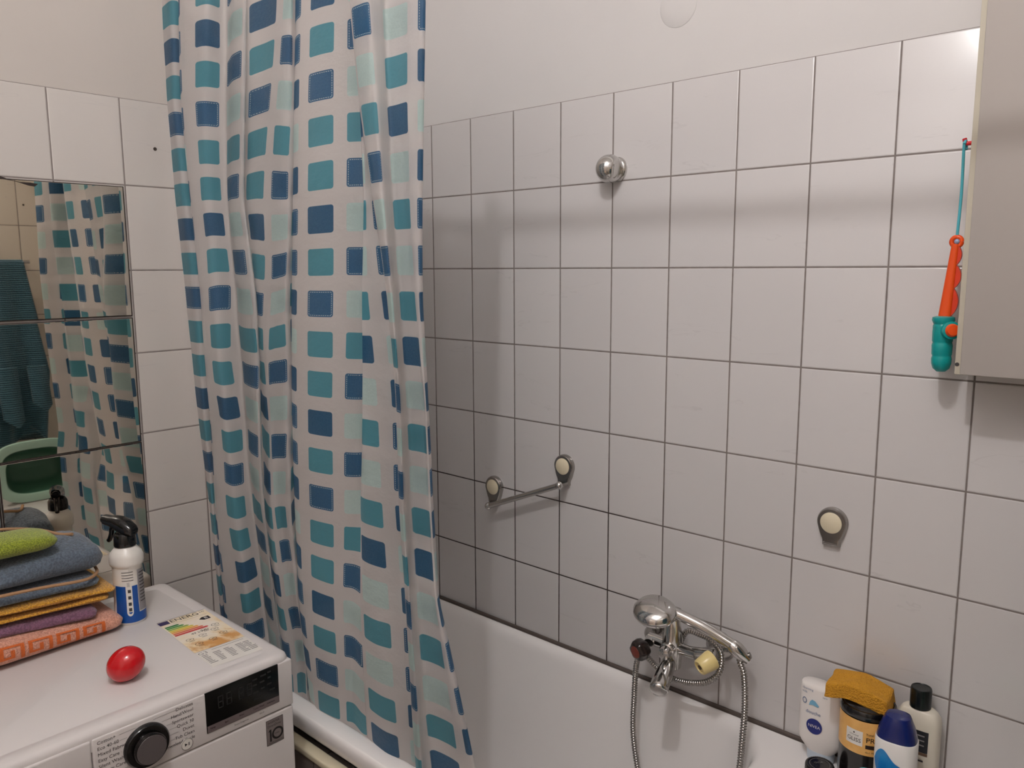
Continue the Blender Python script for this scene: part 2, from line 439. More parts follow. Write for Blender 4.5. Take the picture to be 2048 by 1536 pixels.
KEYS = [
 K([322, 335, 350, 371, 394, 417, 438, 460], -.32, .0),
 K([340, 348, 364, 386, 407, 424, 443, 465], 0, -.005),
 K(sh(k1, 3), .42, .008), K(sh(k1, 8), 1.6, .022), K(sh(k1, -1), 3.3, -.016),
 K([(a+b)/2 for a, b in zip(k1, R_)], 3.62, -.022), K(R_, 4, -.018),
 K(sh(k2, 1), 4.45, .006), K([(a+b)/2 for a, b in zip(k2, Q_)], 4.7, .004), K(Q_, 5, -.012),
 K(k3, 5.55, [-.012, -.012, -.014, -.02, -.022, -.02, -.016, -.012]), K(sh(k3, -4), 6.6, .02), K(sh(k3, 3), 7.66, [-.012, -.006, .002, .01, .012, .01, .006, .002]),
 K(N0, 8, -.012), K(N1, 9, [-.014, -.014, -.012, -.01, -.008, -.008, -.006, -.004]),
 K(sh(k4, -3), 9.5, -.002), K(sh(k4, 3), 10.4, .026), K(sh(k4, -1), 10.95, .0), K(sh(k4, 6), 11.26, -.012),
 K(sh(M0, -27), 11.63, -.018), K(M0, 12, -.018), K([(a+b)/2 for a, b in zip(M0, M1)], 12.5, -.014), K(M1, 13, -.006),
 K([740, 736, 736, 736, 735, 731, 722, 724], 13.27, [.004]*6+[-.012, -.015]),
 K(sh(k5, 6), [13.9, 13.9, 13.9, 13.8, 13.6, 13.5, 13.42, 13.4], [.012, .012, .012, .01, .008, 0, -.014, -.016]),
 K(k5, [14.15, 14.15, 14.15, 14.08, 13.88, 13.68, 13.55, 13.5], [-.018, -.018, -.02, -.022, -.022, -.022, -.02, -.018]),
 K([max(a+3, b) for a, b in zip(k5, P_c)], [14.3, 14.3, 14.25, 14.2, 14.03, 14, 14, 14], -.026),
 K([max(a+6, b+1) for a, b in zip(Ss, P_c)], 14.9, [-.012]*8),
 K(sh(Ss, 8), 15.8, .008), K(Ss, 16.58, -.032), K(Sc, 17, -.042), K([(a+b)/2 for a, b in zip(Sc, Se)], 17.35, -.040),
 K(Se, 17.58, -.026), K([(a*2+b)/3 for a, b in zip(Se, Ec)], 17.7, -.016), K(Ec, 18, -.014),
 K([(a+b)/2 for a, b in zip(Ec, Er)], 18.5, -.016), K(sh(Er, -3), 18.86, -.012), K(Er, 19.0, -.002), K(sh(Er, -5), 19.35, .012), K(sh(Er, -16), 19.7, .014)]
tab = []
for ki, (px, us, off) in enumerate(KEYS):
    lean = .050*ki/(len(KEYS)-1)
    rowt = []
    py = -560
    while py <= 1790:
        P = at(ip(LV, px, py), py, 1, ip(LV, YB, py)+1.5*ip(LV, off, py)+lean*(1 if py < 1100 else max(0, 1-(py-1100)/300)))
        rowt.append((P.z, P.x, P.y, ip(LV, us, py))); py += 25
    rowt.reverse(); tab.append(rowt)
NZ = 100
ZTOP, ZBOT = 2.244, .46
bm = nb(); uvl = bm.loops.layers.uv.new('UVMap'); grid = []
for j in range(NZ+1):
    z = ZTOP+(ZBOT-ZTOP)*j/NZ
    pts = []; us = []
    for rt in tab:
        zs = [r[0] for r in rt]
        pts.append(V((max(ip(zs, [r[1] for r in rt], z), .012), ip(zs, [r[2] for r in rt], z), 0))); us.append(ip(zs, [r[3] for r in rt], z))
    pp = cr(pts, 7); uu = []
    for i in range(len(us)-1): uu += [us[i]+(us[i+1]-us[i])*k/7 for k in range(7)]
    uu.append(us[-1])
    rw = []
    for p, u_ in zip(pp, uu):
        n1 = noise.noise(V((u_*.9, z*3.2, 1.3)))*.0045+noise.noise(V((u_*2.2, z*9, 7.7)))*.0016
        wl = max(0, min(1, (11.0-u_)/1.2))*max(0, min(1, (u_-3.2)/.8))*min(1, max(0, (2.05-z)*2.2))      # the bunched left part is creased and twisted
        vv = (2.0029-z)/.0786+(.05+.33*wl)*noise.noise(V((u_*.55, z*2.6, 3)))
        rw.append((bm.verts.new((max(p.x+n1*.4, .008), p.y-n1*(1+1.2*wl), z)), u_+(.04+.26*wl)*noise.noise(V((u_*.5, z*3.2, 9))), vv))
    grid.append(rw)
for j in range(NZ):
    for i in range(len(grid[0])-1):
        q = [grid[j][i], grid[j+1][i], grid[j+1][i+1], grid[j][i+1]]
        f = bm.faces.new([a[0] for a in q])
        for l, a in zip(f.loops, q): l[uvl].uv = (a[1], a[2])
cur = obj('shower_curtain', bm, m_curtain, angle=180)
tag(cur, 'white translucent shower curtain printed with blue and teal squares, hanging into the bathtub', 'shower curtain')
rod = thing('curtain_rod', 'chrome shower curtain rod above the bathtub carrying the curtain', 'curtain rod', (1, -.632, 2.256))
bm = nb(); tube(bm, [(0.004, -.632, 2.256), (2.036, -.632, 2.256)], .011, 16); obj('rail', bm, m_chrome_dull, rod)
for i in range(10):
    x = grid[0][8+i*25][0].co if False else None
for x in (.0, XF):
    bm = nb(); lathe(bm, [(.026, 0), (.026, .006), (.016, .012), (.014, .02)], (x, -.632, 2.256), (1 if x == 0 else -1, 0, 0), 24); obj('end_flange', bm, m_chrome_dull, rod)

# ------------------------------------------------------------------ mirror tiles on the left wall
t = NT('mirror_glass'); t.b.inputs['Metallic'].default_value = 1; t.b.inputs['Roughness'].default_value = .015
vec, s = t.coords()
t.link(t.mix(t.noise(vec, 3, 2), lin((228, 222, 210)), lin((218, 212, 200))), t.b.inputs['Base Color'])
m_mirror = t.m
m_medge = mat('dirty_mirror_edge', (48, 34, 30), .7, vary=.4, vscale=30)
Wm, Hm = .300, .2935
def mirror(y1, z1, label, tilt):
    o = thing('mirror_tile', label, 'mirror', (.0005, y1-Wm/2, z1-Hm/2), 'square mirror tiles above the washing machine')
    bm = nb(); box(bm, .0008, .0052, y1-Wm+.0020, y1-.0024, z1-Hm+.0018, z1-.0018, .0005, 1)
    g = obj('glass', bm, m_mirror, o, smooth=False)
    bm = nb(); box(bm, .0002, .0040, y1-Wm, y1, z1-Hm, z1)
    b = obj('backing', bm, m_medge, o, smooth=False); b['label'] = 'dark dirty edge of the mirror'
    o.rotation_euler = (0, math.radians(tilt[0]), math.radians(tilt[1]))
    return o
ZM = 1.98-.196; YM = -.731
mirror(YM, ZM, 'topmost square mirror tile on the left wall, with a chipped upper edge', (0, .0))
mirror(YM, ZM-Hm-.004, 'mirror tile just below the one with the chipped edge, showing the hanging teal towel', (.12, .12))
mirror(YM, ZM-2*(Hm+.003), 'mirror tile behind the black-headed spray bottle, showing the mint baby bath', (-.1, -.1))
mirror(YM, ZM-3*(Hm+.003)+.006, 'lowest mirror tile, mostly hidden behind the washing machine and spray bottle', (0, 0))
mirror(YM-Wm-.002, ZM-2*(Hm+.003)-.001, 'sliver of mirror tile at the left photo edge above the lime cloth', (.2, .15))
mirror(YM-Wm-.002, ZM-3*(Hm+.003)+.005, 'mirror tile hidden behind the towel pile at the left photo edge', (0, .1))
bm = nb()
pl = [(0, 355), (30, 360), (58, 369), (70, 371), (76, 366), (60, 363), (40, 362), (20, 357), (0, 350)]
poly(bm, [(p, q) for p, q in pl], lambda a, b: at(a, b+2, 0, .0066))
r_ = bmesh.ops.extrude_face_region(bm, geom=list(bm.faces))
for v_ in r_['geom']:
    if isinstance(v_, bmesh.types.BMVert): v_.co.x -= .002
tag(obj('adhesive_smear', bm, m_medge), 'brown dried adhesive smear along the chipped top edge of the mirror', 'adhesive')

# ------------------------------------------------------------------ washing machine
WX0, WX1, WY0, WY1, WZ = .035, .585, -1.313, -.713, .85
wm = thing('washing_machine', 'white front-loading washing machine beside the bathtub', 'washing machine', ((WX0+WX1)/2, (WY0+WY1)/2, 0))
boxobj('body', (WX0+.012, WX1-.006, WY0+.004, WY1-.004, 0.0, WZ-.03), m_white, wm, .008, 3)
bm = nb()
def rim(ins, z): return rrect(WX0+ins, WX1-ins, WY0+ins, WY1-ins, .022-ins*.3, z, 8, 6)
rings(bm, [rim(.004, WZ-.038), rim(0, WZ-.036), rim(0, WZ-.012), rim(.002, WZ-.006), rim(.006, WZ-.002), rim(.012, WZ), rim(.034, WZ), rim(.036, WZ-.0008), rim(.038, WZ)], True, True)
obj('top_panel', bm, m_white, wm, angle=50)
def front(py_, pz_, eps=0): return V((WX1+.002+eps, py_, pz_))
bm = nb(); box(bm, WX1-.02, WX1+.002, WY0+.226, WY1+.000, .741, WZ-.014, .003, 3); obj('control_panel', bm, m_white, wm)
bm = nb(); box(bm, WX1-.02, WX1+.003, WY0, WY0+.2245, .741, WZ-.014, .004, 3); dr = obj('detergent_drawer', bm, m_white, wm)
bm = nb(); box(bm, WX1-.02, WX1+.0015, WY0+.002, WY1-.001, .03, .7385, .004, 3); obj('front_panel', bm, m_white, wm)
bm = nb()
lathe(bm, [(.20, 0), (.20, .012), (.18, .03), (.165, .034), (.15, .02), (.14, .012), (.0001, .006)], (WX1+.001, (WY0+WY1)/2, .42), (1, 0, 0), 56)
obj('door', bm, [mat('dark_door_glass', (30, 30, 32), .1)], wm)
# display
fn = lambda a, b: V((WX1+.0032, a, b))
bm = nb(); box(bm, WX1, WX1+.0032, -.8935, -.7445, .7585, .8365, .0008, 2)
dp = obj('display', bm, m_blackgl, wm); dp['label'] = 'black glass display'
bm = nb()
m_disp = mat('dim_display_marks', (26, 27, 27), .5)
for i, (yy, zz, w) in enumerate([(-.80, .823, .010), (-.783, .825, .012), (-.768, .827, .008), (-.80, .812, .009), (-.785, .813, .010), (-.768, .816, .007), (-.80, .797, .012), (-.783, .80, .008), (-.77, .803, .01), (-.765, .79, .012), (-.80, .784, .012), (-.785, .785, .006)]):
    rect(bm, yy, yy+w, zz, zz+.0035, plane_fn((WX1+.0034, 0, 0), (0, 1, 0), (0, 0, 1)))
fnd = plane_fn((WX1+.0034, 0, 0), (0, 1, 0), (0, 0, 1))
for yy in (-.87, -.853, -.829, -.812):
    for a, b, c_, d_ in ((0, .011, .0, .002), (0, .011, .011, .013), (0, .011, .022, .024), (0, .002, 0, .024), (.009, .011, 0, .024)): rect(bm, yy+a, yy+b, .798+c_, .798+d_, fnd)
obj('display_symbols', bm, m_disp, dp)
bm = nb(); rect(bm, -.8925, -.7455, .7595, .7725, plane_fn((WX1+.0035, 0, 0), (0, 1, 0), (0, 0, 1)), 0)
obj('touch_strip', bm, mat('grey_touch_strip', (104, 92, 92), .35), dp)['label'] = 'grey touch-key strip'
for i, w in enumerate(('Temp.', 'Spin', 'Rinse', 'Turbo Wash', 'Add Item')):
    bm = nb(); textbm(bm, w, .0045, plane_fn((WX1+.0037, -.888+i*.029, .7665), (0, 1, 0), (0, 0, 1)))
    obj('touch_key_lettering', bm, m_blackgl, dp)
# dial
dl = thing('x', None, None) if False else None
bm = nb()
dc = V((WX1+.002, -1.0015, .7885)); ax = (1, 0, 0)
lathe(bm, [(.0385, 0), (.0385, .006), (.036, .009), (.028, .010)], dc, ax, 56)
dial = obj('dial', bm, m_black, wm); dial['label'] = 'black ringed programme dial'
bm = nb(); lathe(bm, [(.028, .0095), (.0275, .020), (.0262, .0225), (.0255, .0225)], dc, ax, 56); obj('dial_ring', bm, mat('dark_chrome_ring', (60, 58, 58), .12, 1), dial)
t = NT('brushed_steel_cap'); t.b.inputs['Metallic'].default_value = .35; t.b.inputs['Roughness'].default_value = .45
vec, s = t.coords()
ang = t.math('ARCTAN2', t.math('SUBTRACT', s[2], dc.z), t.math('SUBTRACT', s[1], dc.y))
cb = t.node('ShaderNodeCombineXYZ'); t.put(cb.inputs[0], t.math('MULTIPLY', ang, 6.0))
t.link(t.mix(t.noise(cb.outputs[0], 3, 2), lin((84, 78, 78)), lin((122, 114, 114))), t.b.inputs['Base Color'])
bm = nb(); lathe(bm, [(.0254, .0224), (.0250, .0230), (.0001, .0230)], dc, ax, 56); obj('dial_cap', bm, t.m, dial)['label'] = 'brushed steel dial cap'
# dial lettering
bm = nb()
LEFT = ['Cotton+', 'Eco 40-60', 'Mixed Fabric', 'Easy Care', 'Silent Wash', 'Allergy Care', 'Baby Care']
RIGHT = ['Delicates', 'Hand/Wool', 'Sportswear', 'Quick 30', 'Duvet', 'Tub Clean', 'Download Cycle']
pf = lambda yy, zz: plane_fn((WX1+.0024, yy, zz), (0, 1, 0), (0, 0, 1))
bm.free()
cp = [o for o in wm.children if o.name.startswith('control_panel')][0]
for words, y_, z_, al in ((LEFT, -1.080, .8265, 'LEFT'), (RIGHT, -.916, .8285, 'RIGHT')):
    for i, w in enumerate(words):
        bm = nb(); textbm(bm, w, .0085, pf(y_, z_-i*.0105), align=al); obj('programme_lettering', bm, m_ink, cp)
for w, y_ in (('Smart Diagnosis', -.84), ('Wi-Fi', -.788)):
    bm = nb(); textbm(bm, w, .0045, pf(y_, .7515)); obj('small_lettering', bm, m_ink, cp)
for i in range(7):
    for sgn, zz in ((-1, .8265), (1, .8285)):
        z = zz-i*.0105; y0_ = -1.0015+sgn*.043; y1_ = -1.0015+sgn*(.052 if sgn < 0 else .046)
        ln = [(-1.0015+sgn*math.sqrt(max(.041**2-(z-dc.z)**2, .0002)), z), (-1.044 if sgn < 0 else -.945, z)]
        a, b = sorted((ln[0][0], ln[1][0])); bm = nb(); rect(bm, a, b, z-.0003, z+.0003, pf(0, 0))
        obj('pointer_line', bm, m_inkl, cp)
bm = nb(); lathe(bm, [(.0105, 0), (.0105, .0012), (.0098, .0018), (.0001, .0018)], (WX1+.0018, -.9315, .7570), ax, 32); bt = obj('start_button', bm, m_white_pl, wm)
bm = nb(); disc(bm, 0, 0, .0106, .0106, plane_fn((WX1+.0039, -.9315, .757), (0, 1, 0), (0, 0, 1)), hole=.94)
poly(bm, [(-.0045, -.003), (.0005, 0), (-.0045, .003)], plane_fn((WX1+.0040, -.9315, .757), (0, 1, 0), (0, 0, 1)))
for a in (.0018, .0036): rect(bm, a, a+.0009, -.003, .003, plane_fn((WX1+.0040, -.9315, .757), (0, 1, 0), (0, 0, 1)))
obj('button_symbol', bm, m_ink, bt)
# ten year badge
bf = plane_fn((WX1+.0021, -.757, .7035), (0, 1, 0), (0, 0, 1))
bf2 = plane_fn((WX1+.0023, -.757, .7035), (0, 1, 0), (0, 0, 1))
bm = nb(); rect(bm, -.0185, .0185, -.026, .026, bf)
bd = obj('badge', bm, mat('grey_badge_sticker', (122, 112, 110), .4), wm); bd['label'] = 'grey square sticker with a black 10'
bm = nb()
for a, b, c_, d_ in ((-.0185, .0185, .0252, .026), (-.0185, .0185, -.026, -.0252), (-.0185, -.0177, -.026, .026), (.0177, .0185, -.026, .026)): rect(bm, a, b, c_, d_, bf2)
textbm(bm, 'INVERTER', .0058, lambda x, y: bf2(-.015+x, .0195+y)); textbm(bm, 'DirectDrive', .0072, lambda x, y: bf2(-.0155+x*.82, .0125+y))
rect(bm, -.0115, -.0078, -.0195, .0055, bf2); poly(bm, [(-.0145, .0015), (-.0115, .0015), (-.0115, .0055)], bf2)
disc(bm, .0055, -.0065, .0125, .0125, bf2, hole=.68)
textbm(bm, 'YEARS', .0045, lambda x, y: bf2(-.001+x*.8, -.0065+y)); textbm(bm, 'MOTOR WARRANTY', .0036, lambda x, y: bf2(-.014+x*.9, -.0228+y))
obj('badge_print', bm, mat('black_print', (14, 12, 12), .5), bd)
# energy label on top: local x = to the reader's right (+y), local y = away from the reader (-x)
lo = V((.3985, -.789, WZ)); e1 = V((.05, 1, 0)).normalized(); e2 = V((-1, .05, 0)).normalized()
def lf(eps):
    return lambda a, b: lo+V((0, 0, eps))+e1*a+e2*b
L0, L1, L2 = lf(.0005), lf(.0008), lf(.0010)
t = NT('stained_label_paper'); vec, s = t.coords()
n1 = t.noise(vec, 11, 5, .6, .3); n2 = t.noise(vec, 30, 3)
xx = t.ss(s[0], .30, .40)
stn = t.math('MULTIPLY', t.ss(t.math('ADD', n1, t.math('MULTIPLY', n2, .2)), .60, .74), xx)
c1 = t.mix(t.ss(n1, .35, .6), lin((236, 226, 212)), lin((236, 216, 178)))
t.link(t.mix(stn, c1, lin((205, 150, 88))), t.b.inputs['Base Color']); t.b.inputs['Roughness'].default_value = .5
bm = nb(); rect(bm, -.052, .052, -.055, .133, L0); el = obj('energy_label', bm, t.m, wm); el['label'] = 'stained paper energy label with coloured class arrows'
bm = nb(); rect(bm, -.052, -.031, .113, .131, L1); rect(bm, -.0515, .0515, .1335, .1345, L1); obj('flag_block', bm, mat('label_navy', (50, 42, 92), .5), el)
bm = nb(); rect(bm, -.052, .052, -.135, -.058, L0)
obj('label_leaflet', bm, m_white_pl, el)
bm = nb(); textbm(bm, 'ENERG', .021, lambda x, y: L1(-.029+x*.95, .1215+y)); rect(bm, -.028, .045, .107, .1075, L1)
poly(bm, [(.020, .088), (.028, .096), (.043, .096), (.043, .080), (.028, .080)], L1)
textbm(bm, 'LG', .009, lambda x, y: L1(.036+x, .125+y)); 
obj('label_lettering', bm, mat('label_black', (40, 38, 44), .5), el)
bm = nb(); textbm(bm, 'B', .014, lambda x, y: L2(.031+x, .088+y)); obj('class_letter', bm, m_white_pl, el)
cols = [(30, 120, 60), (70, 150, 70), (150, 175, 70), (225, 200, 60), (228, 165, 70), (215, 110, 80), (200, 60, 60)]
for i, c_ in enumerate(cols):
    bm = nb(); y0_ = .100-i*.0085; w = .026+i*.0068
    poly(bm, [(-.049, y0_), (-.049, y0_-.0068), (-.049+w, y0_-.0068), (-.049+w+.004, y0_-.0034), (-.049+w, y0_)], L1)
    obj('class_arrow', bm, mat('arrow_'+'abcdefg'[i], c_, .5), el)
bm = nb()
textbm(bm, '49 kWh', .011, lambda x, y: L1(-.022+x, .030+y))
for k, (a, b) in enumerate([(-.034, .008), (-.006, .012), (.024, .022), (-.028, -.022), (.002, -.018), (.030, -.006), (.008, .034), (.034, .042)]):
    disc(bm, a, b, .008, .006, L1, hole=.88); rect(bm, a-.005, a+.006, b-.0105, b-.0092, L1); rect(bm, a-.002, a+.003, b-.001, b+.001, L1)
obj('label_pictograms', bm, m_ink, el)
bm = nb()
textbm(bm, 'G3', .016, lambda x, y: L1(-.051+x, -.068+y)); rect(bm, -.022, .045, -.065, -.0635, L1)
for cx in (-.048, -.026, -.004, .020, .036):
    for k in range(7): rect(bm, cx, cx+.016*(.6+.4*random.random()), -.080-k*.0065, -.0772-k*.0065, L1)
obj('leaflet_lettering', bm, m_inkl, el)

# ------------------------------------------------------------------ towels on the machine
def terry(name, c, c2=None, sc=260, wave=False):
    t = NT(name); vec, s = t.coords()
    n = t.noise(vec, sc, 2); n2 = t.noise(vec, 14, 3)
    a = lin(c); b = lin(c2) if c2 else tuple(x*.62 for x in a[:3])+(1,)
    t.link(t.mix(t.ss(n, .35, .65), b, a), t.b.inputs['Base Color']); t.b.inputs['Roughness'].default_value = .95
    t.b.inputs['Sheen Weight'].default_value = .3
    h = t.math('ADD', n, t.math('MULTIPLY', n2, .4))
    if wave:
        w = t.node('ShaderNodeTexWave', wave_type='BANDS', bands_direction='Z'); w.inputs['Scale'].default_value = 34; w.inputs['Distortion'].default_value = 1.2; w.inputs['Detail'].default_value = 1
        t.link(vec, w.inputs['Vector']); h = t.math('ADD', h, t.math('MULTIPLY', w.outputs[1], .8))
        t.link(t.mix(t.ss(w.outputs[1], .1, .7), b, a), t.b.inputs['Base Color'])
    t.bump(h, .9, .0035); return t.m
m_blue = terry('slate_blue_terry', (98, 110, 124)); m_yel = terry('mustard_cloth', (226, 168, 52), (176, 118, 30), 340)
m_pur = terry('mauve_terry', (134, 92, 116)); m_pea = terry('peach_terry', (224, 164, 140), (196, 134, 112), 300)
m_lime = terry('lime_microfibre', (160, 172, 52), (110, 124, 30), 420); m_org = mat('orange_woven_border', (214, 104, 44), .9, bump=(400, .6, .002), vary=.2, vscale=200)
m_hem = mat('tan_stitched_hem', (168, 130, 96), .9, bump=(500, .5, .001))
def slab(x0, x1, y0, y1, zb, zt, seed, amp=.006, nexp=2.6, ny=46, seg=40, endr=.028, yfold=1.0):
    """folded cloth: oval cross-section swept along y from y0 (hidden, left) to y1 (visible right end)
    zb, zt: functions of (s along y 0..1) or numbers; x1 may be a function too"""
    bm = nb(); rs = []
    g = lambda q, s_: q(s_) if callable(q) else q
    for j in range(ny+1):
        s_ = j/ny; y = y0+(y1-y0)*s_
        d = min((1-s_)*(y1-y0), 1)/endr; k = 1 if d >= 1 else math.sqrt(max(1-(1-d)**2, .0))
        d0 = s_*(y1-y0)/endr; k *= 1 if d0 >= 1 else math.sqrt(max(1-(1-d0)**2, 0))
        k = max(k, .03)
        b, tt, xa, xb = g(zb, s_), g(zt, s_), g(x0, s_), g(x1, s_)
        cz, hz = (b+tt)/2, (tt-b)/2*(.3+.7*k); cx, hx = (xa+xb)/2, (xb-xa)/2*(.82+.18*k)
        r = []
        for i in range(seg):
            a = 2*PI*i/seg; c_, s2 = math.cos(a), math.sin(a)
            p = V((cx+hx*math.copysign(abs(c_)**(2/nexp), c_), y, cz+hz*math.copysign(abs(s2)**(2/nexp), s2)))
            q = V((p.x*9, p.y*7, p.z*16+seed*7.3))
            n_ = noise.noise(q)*amp+noise.noise(q*3.1)*amp*.35
            p += V((c_*n_*1.2, noise.noise(q+V((5, 1, 2)))*amp*.8 if k < .99 else 0, (n_ if s2 > -.2 else n_*.15)))
            r.append(p)
        rs.append(r)
    rings(bm, rs); return bm
def lerp(a, b): return lambda s_: a+(b-a)*s_
TOW = 'folded towels piled on the washing machine'
YL = -1.29
pt = thing('folded_towel', 'folded peach towel with orange Greek key border, lowest of the pile', 'towel', (.15, -1.1, .85), TOW)
XP = lerp(.262, .245)
obj('cloth', slab(.05, XP, YL, -.890, .851, lerp(.925, .890), 1, .004, 3.2), m_pea, pt)
# greek key border lying on the sloping front of the towel
def pf_(a, b):   # a metres along from the right end towards the left, b 0..1 up the front
    b = .02+b*.70; y = -.925-a; s_ = (y-YL)/(-.890-YL); xt = XP(s_)+.0105; zt_ = .925+(.890-.925)*s_
    ang = (b-.48)*1.5
    hz = (zt_-.851)/2; zc = (zt_+.851)/2
    q = V(((.05+XP(s_))/2, y, zc))
    hx = (XP(s_)-.05)/2
    aa = -.55+b*1.25
    c_, s2 = math.cos(aa), math.sin(aa)
    n = 3.2
    p = V((q.x+hx*abs(c_)**(2/n), y, zc+hz*math.copysign(abs(s2)**(2/n), s2)))
    qq = V((p.x*9, p.y*7, p.z*16+7.3)); n_ = noise.noise(qq)*.004+noise.noise(qq*3.1)*.004*.35
    return p+V((c_*n_*1.2+.0016, 0, n_*.5+.0014))
bm = nb()
unit = .050
for i in range(9):
    a0 = .006+i*unit
    for (u0, u1, v0, v1) in ((.0, .14, 0, .86), (0, .86, .86, 1.0), (.72, .86, .38, .86), (.34, .72, .38, .52), (.34, .48, .52, .70), (.14, 1.0, 0, .16)):
        rect(bm, a0+u0*unit, a0+u1*unit, v0, v1, pf_, 0, max(1, int((u1-u0)*8)), max(1, int((v1-v0)*8)))
obj('greek_key_border', bm, m_org, pt)['label'] = 'orange woven Greek key border'
tw = thing('folded_towel', 'folded mauve terry towel between the peach towel and the yellow cloths', 'towel', (.14, -1.1, .91), TOW)
obj('cloth', slab(.05, .236, YL, -.936, lerp(.915, .884), lerp(.948, .915), 2, .005, 2.6, endr=.02), m_pur, tw)
tw = thing('cleaning_cloth', 'folded yellow cloth lying on the mauve towel, lower of the two', 'cloth', (.14, -1.1, .94), TOW)
obj('cloth', slab(.05, lerp(.246, .225), YL, -.905, lerp(.944, .914), lerp(.962, .930), 3, .005, 2.4, endr=.02), m_yel, tw)
tw = thing('cleaning_cloth', 'folded yellow cloth directly under the slate blue towels, upper of the two', 'cloth', (.14, -1.1, .96), TOW)
obj('cloth', slab(.05, lerp(.244, .228), YL, -.892, lerp(.960, .929), lerp(.977, .945), 4, .005, 2.4, endr=.02), m_yel, tw)
tw = thing('folded_towel', 'thin folded slate blue towel lying on the yellow cloths', 'towel', (.14, -1.1, .98), TOW)
obj('cloth', slab(.055, lerp(.246, .220), YL, -.925, lerp(.974, .946), lerp(1.000, .973), 5, .005, 2.4, endr=.02), m_blue, tw)
tw = thing('folded_towel', 'thick folded slate blue towel on top of the pile, under the lime cloth', 'towel', (.14, -1.1, 1.0), TOW)
obj('cloth', slab(.05, lerp(.250, .212), YL, -.915, lerp(.999, .972), lambda s_: 1.060-.018*s_+.008*math.sin(s_*9), 6, .013, 2.3, endr=.03), m_blue, tw)
bm = nb(); tube(bm, cr([(.246, YL+.02, 1.000), (.247, -1.16, .997), (.242, -1.05, .989), (.234, -.96, .978), (.205, -.925, .976), (.17, -.915, .978)], 10), .0032, 8)
obj('hem', bm, m_hem, tw)['label'] = 'tan stitched hem'
bm = nb(); tube(bm, cr([(.10, -1.16, 1.072), (.085, -1.07, 1.076), (.10, -1.0, 1.064), (.13, -.965, 1.052), (.16, -.95, 1.055)], 10), .0032, 8)
obj('hem', bm, m_hem, tw)
tw = tag(obj('microfibre_cloth', slab(.12, lerp(.240, .225), YL, -1.000, lerp(1.052, 1.046), lerp(1.106, 1.088), 8, .007, 2.1, endr=.035), m_lime), 'rolled lime green cloth lying on top of the towel pile', 'cloth', TOW)

# ------------------------------------------------------------------ spray bottle
bx, by, bz = .2014, -.8625, .8502; SK = 1.04
sb = thing('spray_bottle', 'white and blue spray bottle with black trigger head on the washing machine', 'spray bottle', (bx, by, bz))
rot = math.atan2(-.35, -.93)
bm = nb()
H = [(0, .029, .026), (.004, .031, .028), (.02, .0315, .0285), (.05, .030, .027), (.10, .0295, .0265), (.124, .0295, .0265), (.128, .0322, .0305), (.134, .0332, .0315), (.146, .0330, .0312), (.154, .030, .029), (.160, .025, .024), (.166, .020, .020), (.172, .0175, .0175)]
loft(bm, [(bz+h, bx, by, a, b, 2.3) for h, a, b in H], 48, rot)
obj('bottle_body', bm, m_white_pl, sb)
def sbf(eps):
    def f(a, h):      # a = angle from the camera-facing direction, h = height
        ra = next((H[i][1]+(H[i+1][1]-H[i][1])*(h-H[i][0])/(H[i+1][0]-H[i][0]) for i in range(len(H)-1) if H[i][0] <= h <= H[i+1][0]), .03)
        rb = ra*.905
        d0 = math.atan2(CAM.y-by, CAM.x-bx)+a-rot
        c_, s_ = math.cos(d0), math.sin(d0); n = 2.3
        x = (ra+eps)*math.copysign(abs(c_)**(2/n), c_); y = (rb+eps)*math.copysign(abs(s_)**(2/n), s_)
        return V((bx+x*math.cos(rot)-y*math.sin(rot), by+x*math.sin(rot)+y*math.cos(rot), bz+h))
    return f
m_bblue = mat('bottle_blue_label', (18, 78, 158), .3)
S1, S2, S3 = sbf(.0006), sbf(.0010), sbf(.0014)
bm = nb(); rect(bm, -1.0, .62, .006, .086, S1, 0, 26, 4); rect(bm, -2.6, 2.6, .006, .026, S1, 0, 60, 2); obj('blue_label', bm, m_bblue, sb)['label'] = 'blue printed label'
bm = nb(); rect(bm, .66, 1.5, .028, .118, S1, 0, 14, 3); obj('grey_label', bm, mat('bottle_grey_label', (150, 146, 148), .4), sb)
bm = nb(); rect(bm, -.26, .2, .03, .088, S2, 0, 8, 3); disc(bm, -.03, .03, .23, .009, S2)
obj('label_panel', bm, m_white_pl, sb)
bm = nb()
for k in range(4): rect(bm, -.5, .35, .116-k*.006, .1172-k*.006, S2, 0, 8, 1)
for k, hh in enumerate((.072, .058, .044, .032)): rect(bm, -.12, .1, hh, hh+.007, S3, 0, 3, 1)
for k in range(5): rect(bm, .2-.35, .35-.3, .094-k*.002, .0945-k*.002, S3, 0, 3, 1)
for k in range(10): rect(bm, .74, 1.3, .11-k*.007, .112-k*.007, S3, 0, 6, 1)
obj('label_lettering', bm, m_ink, sb)
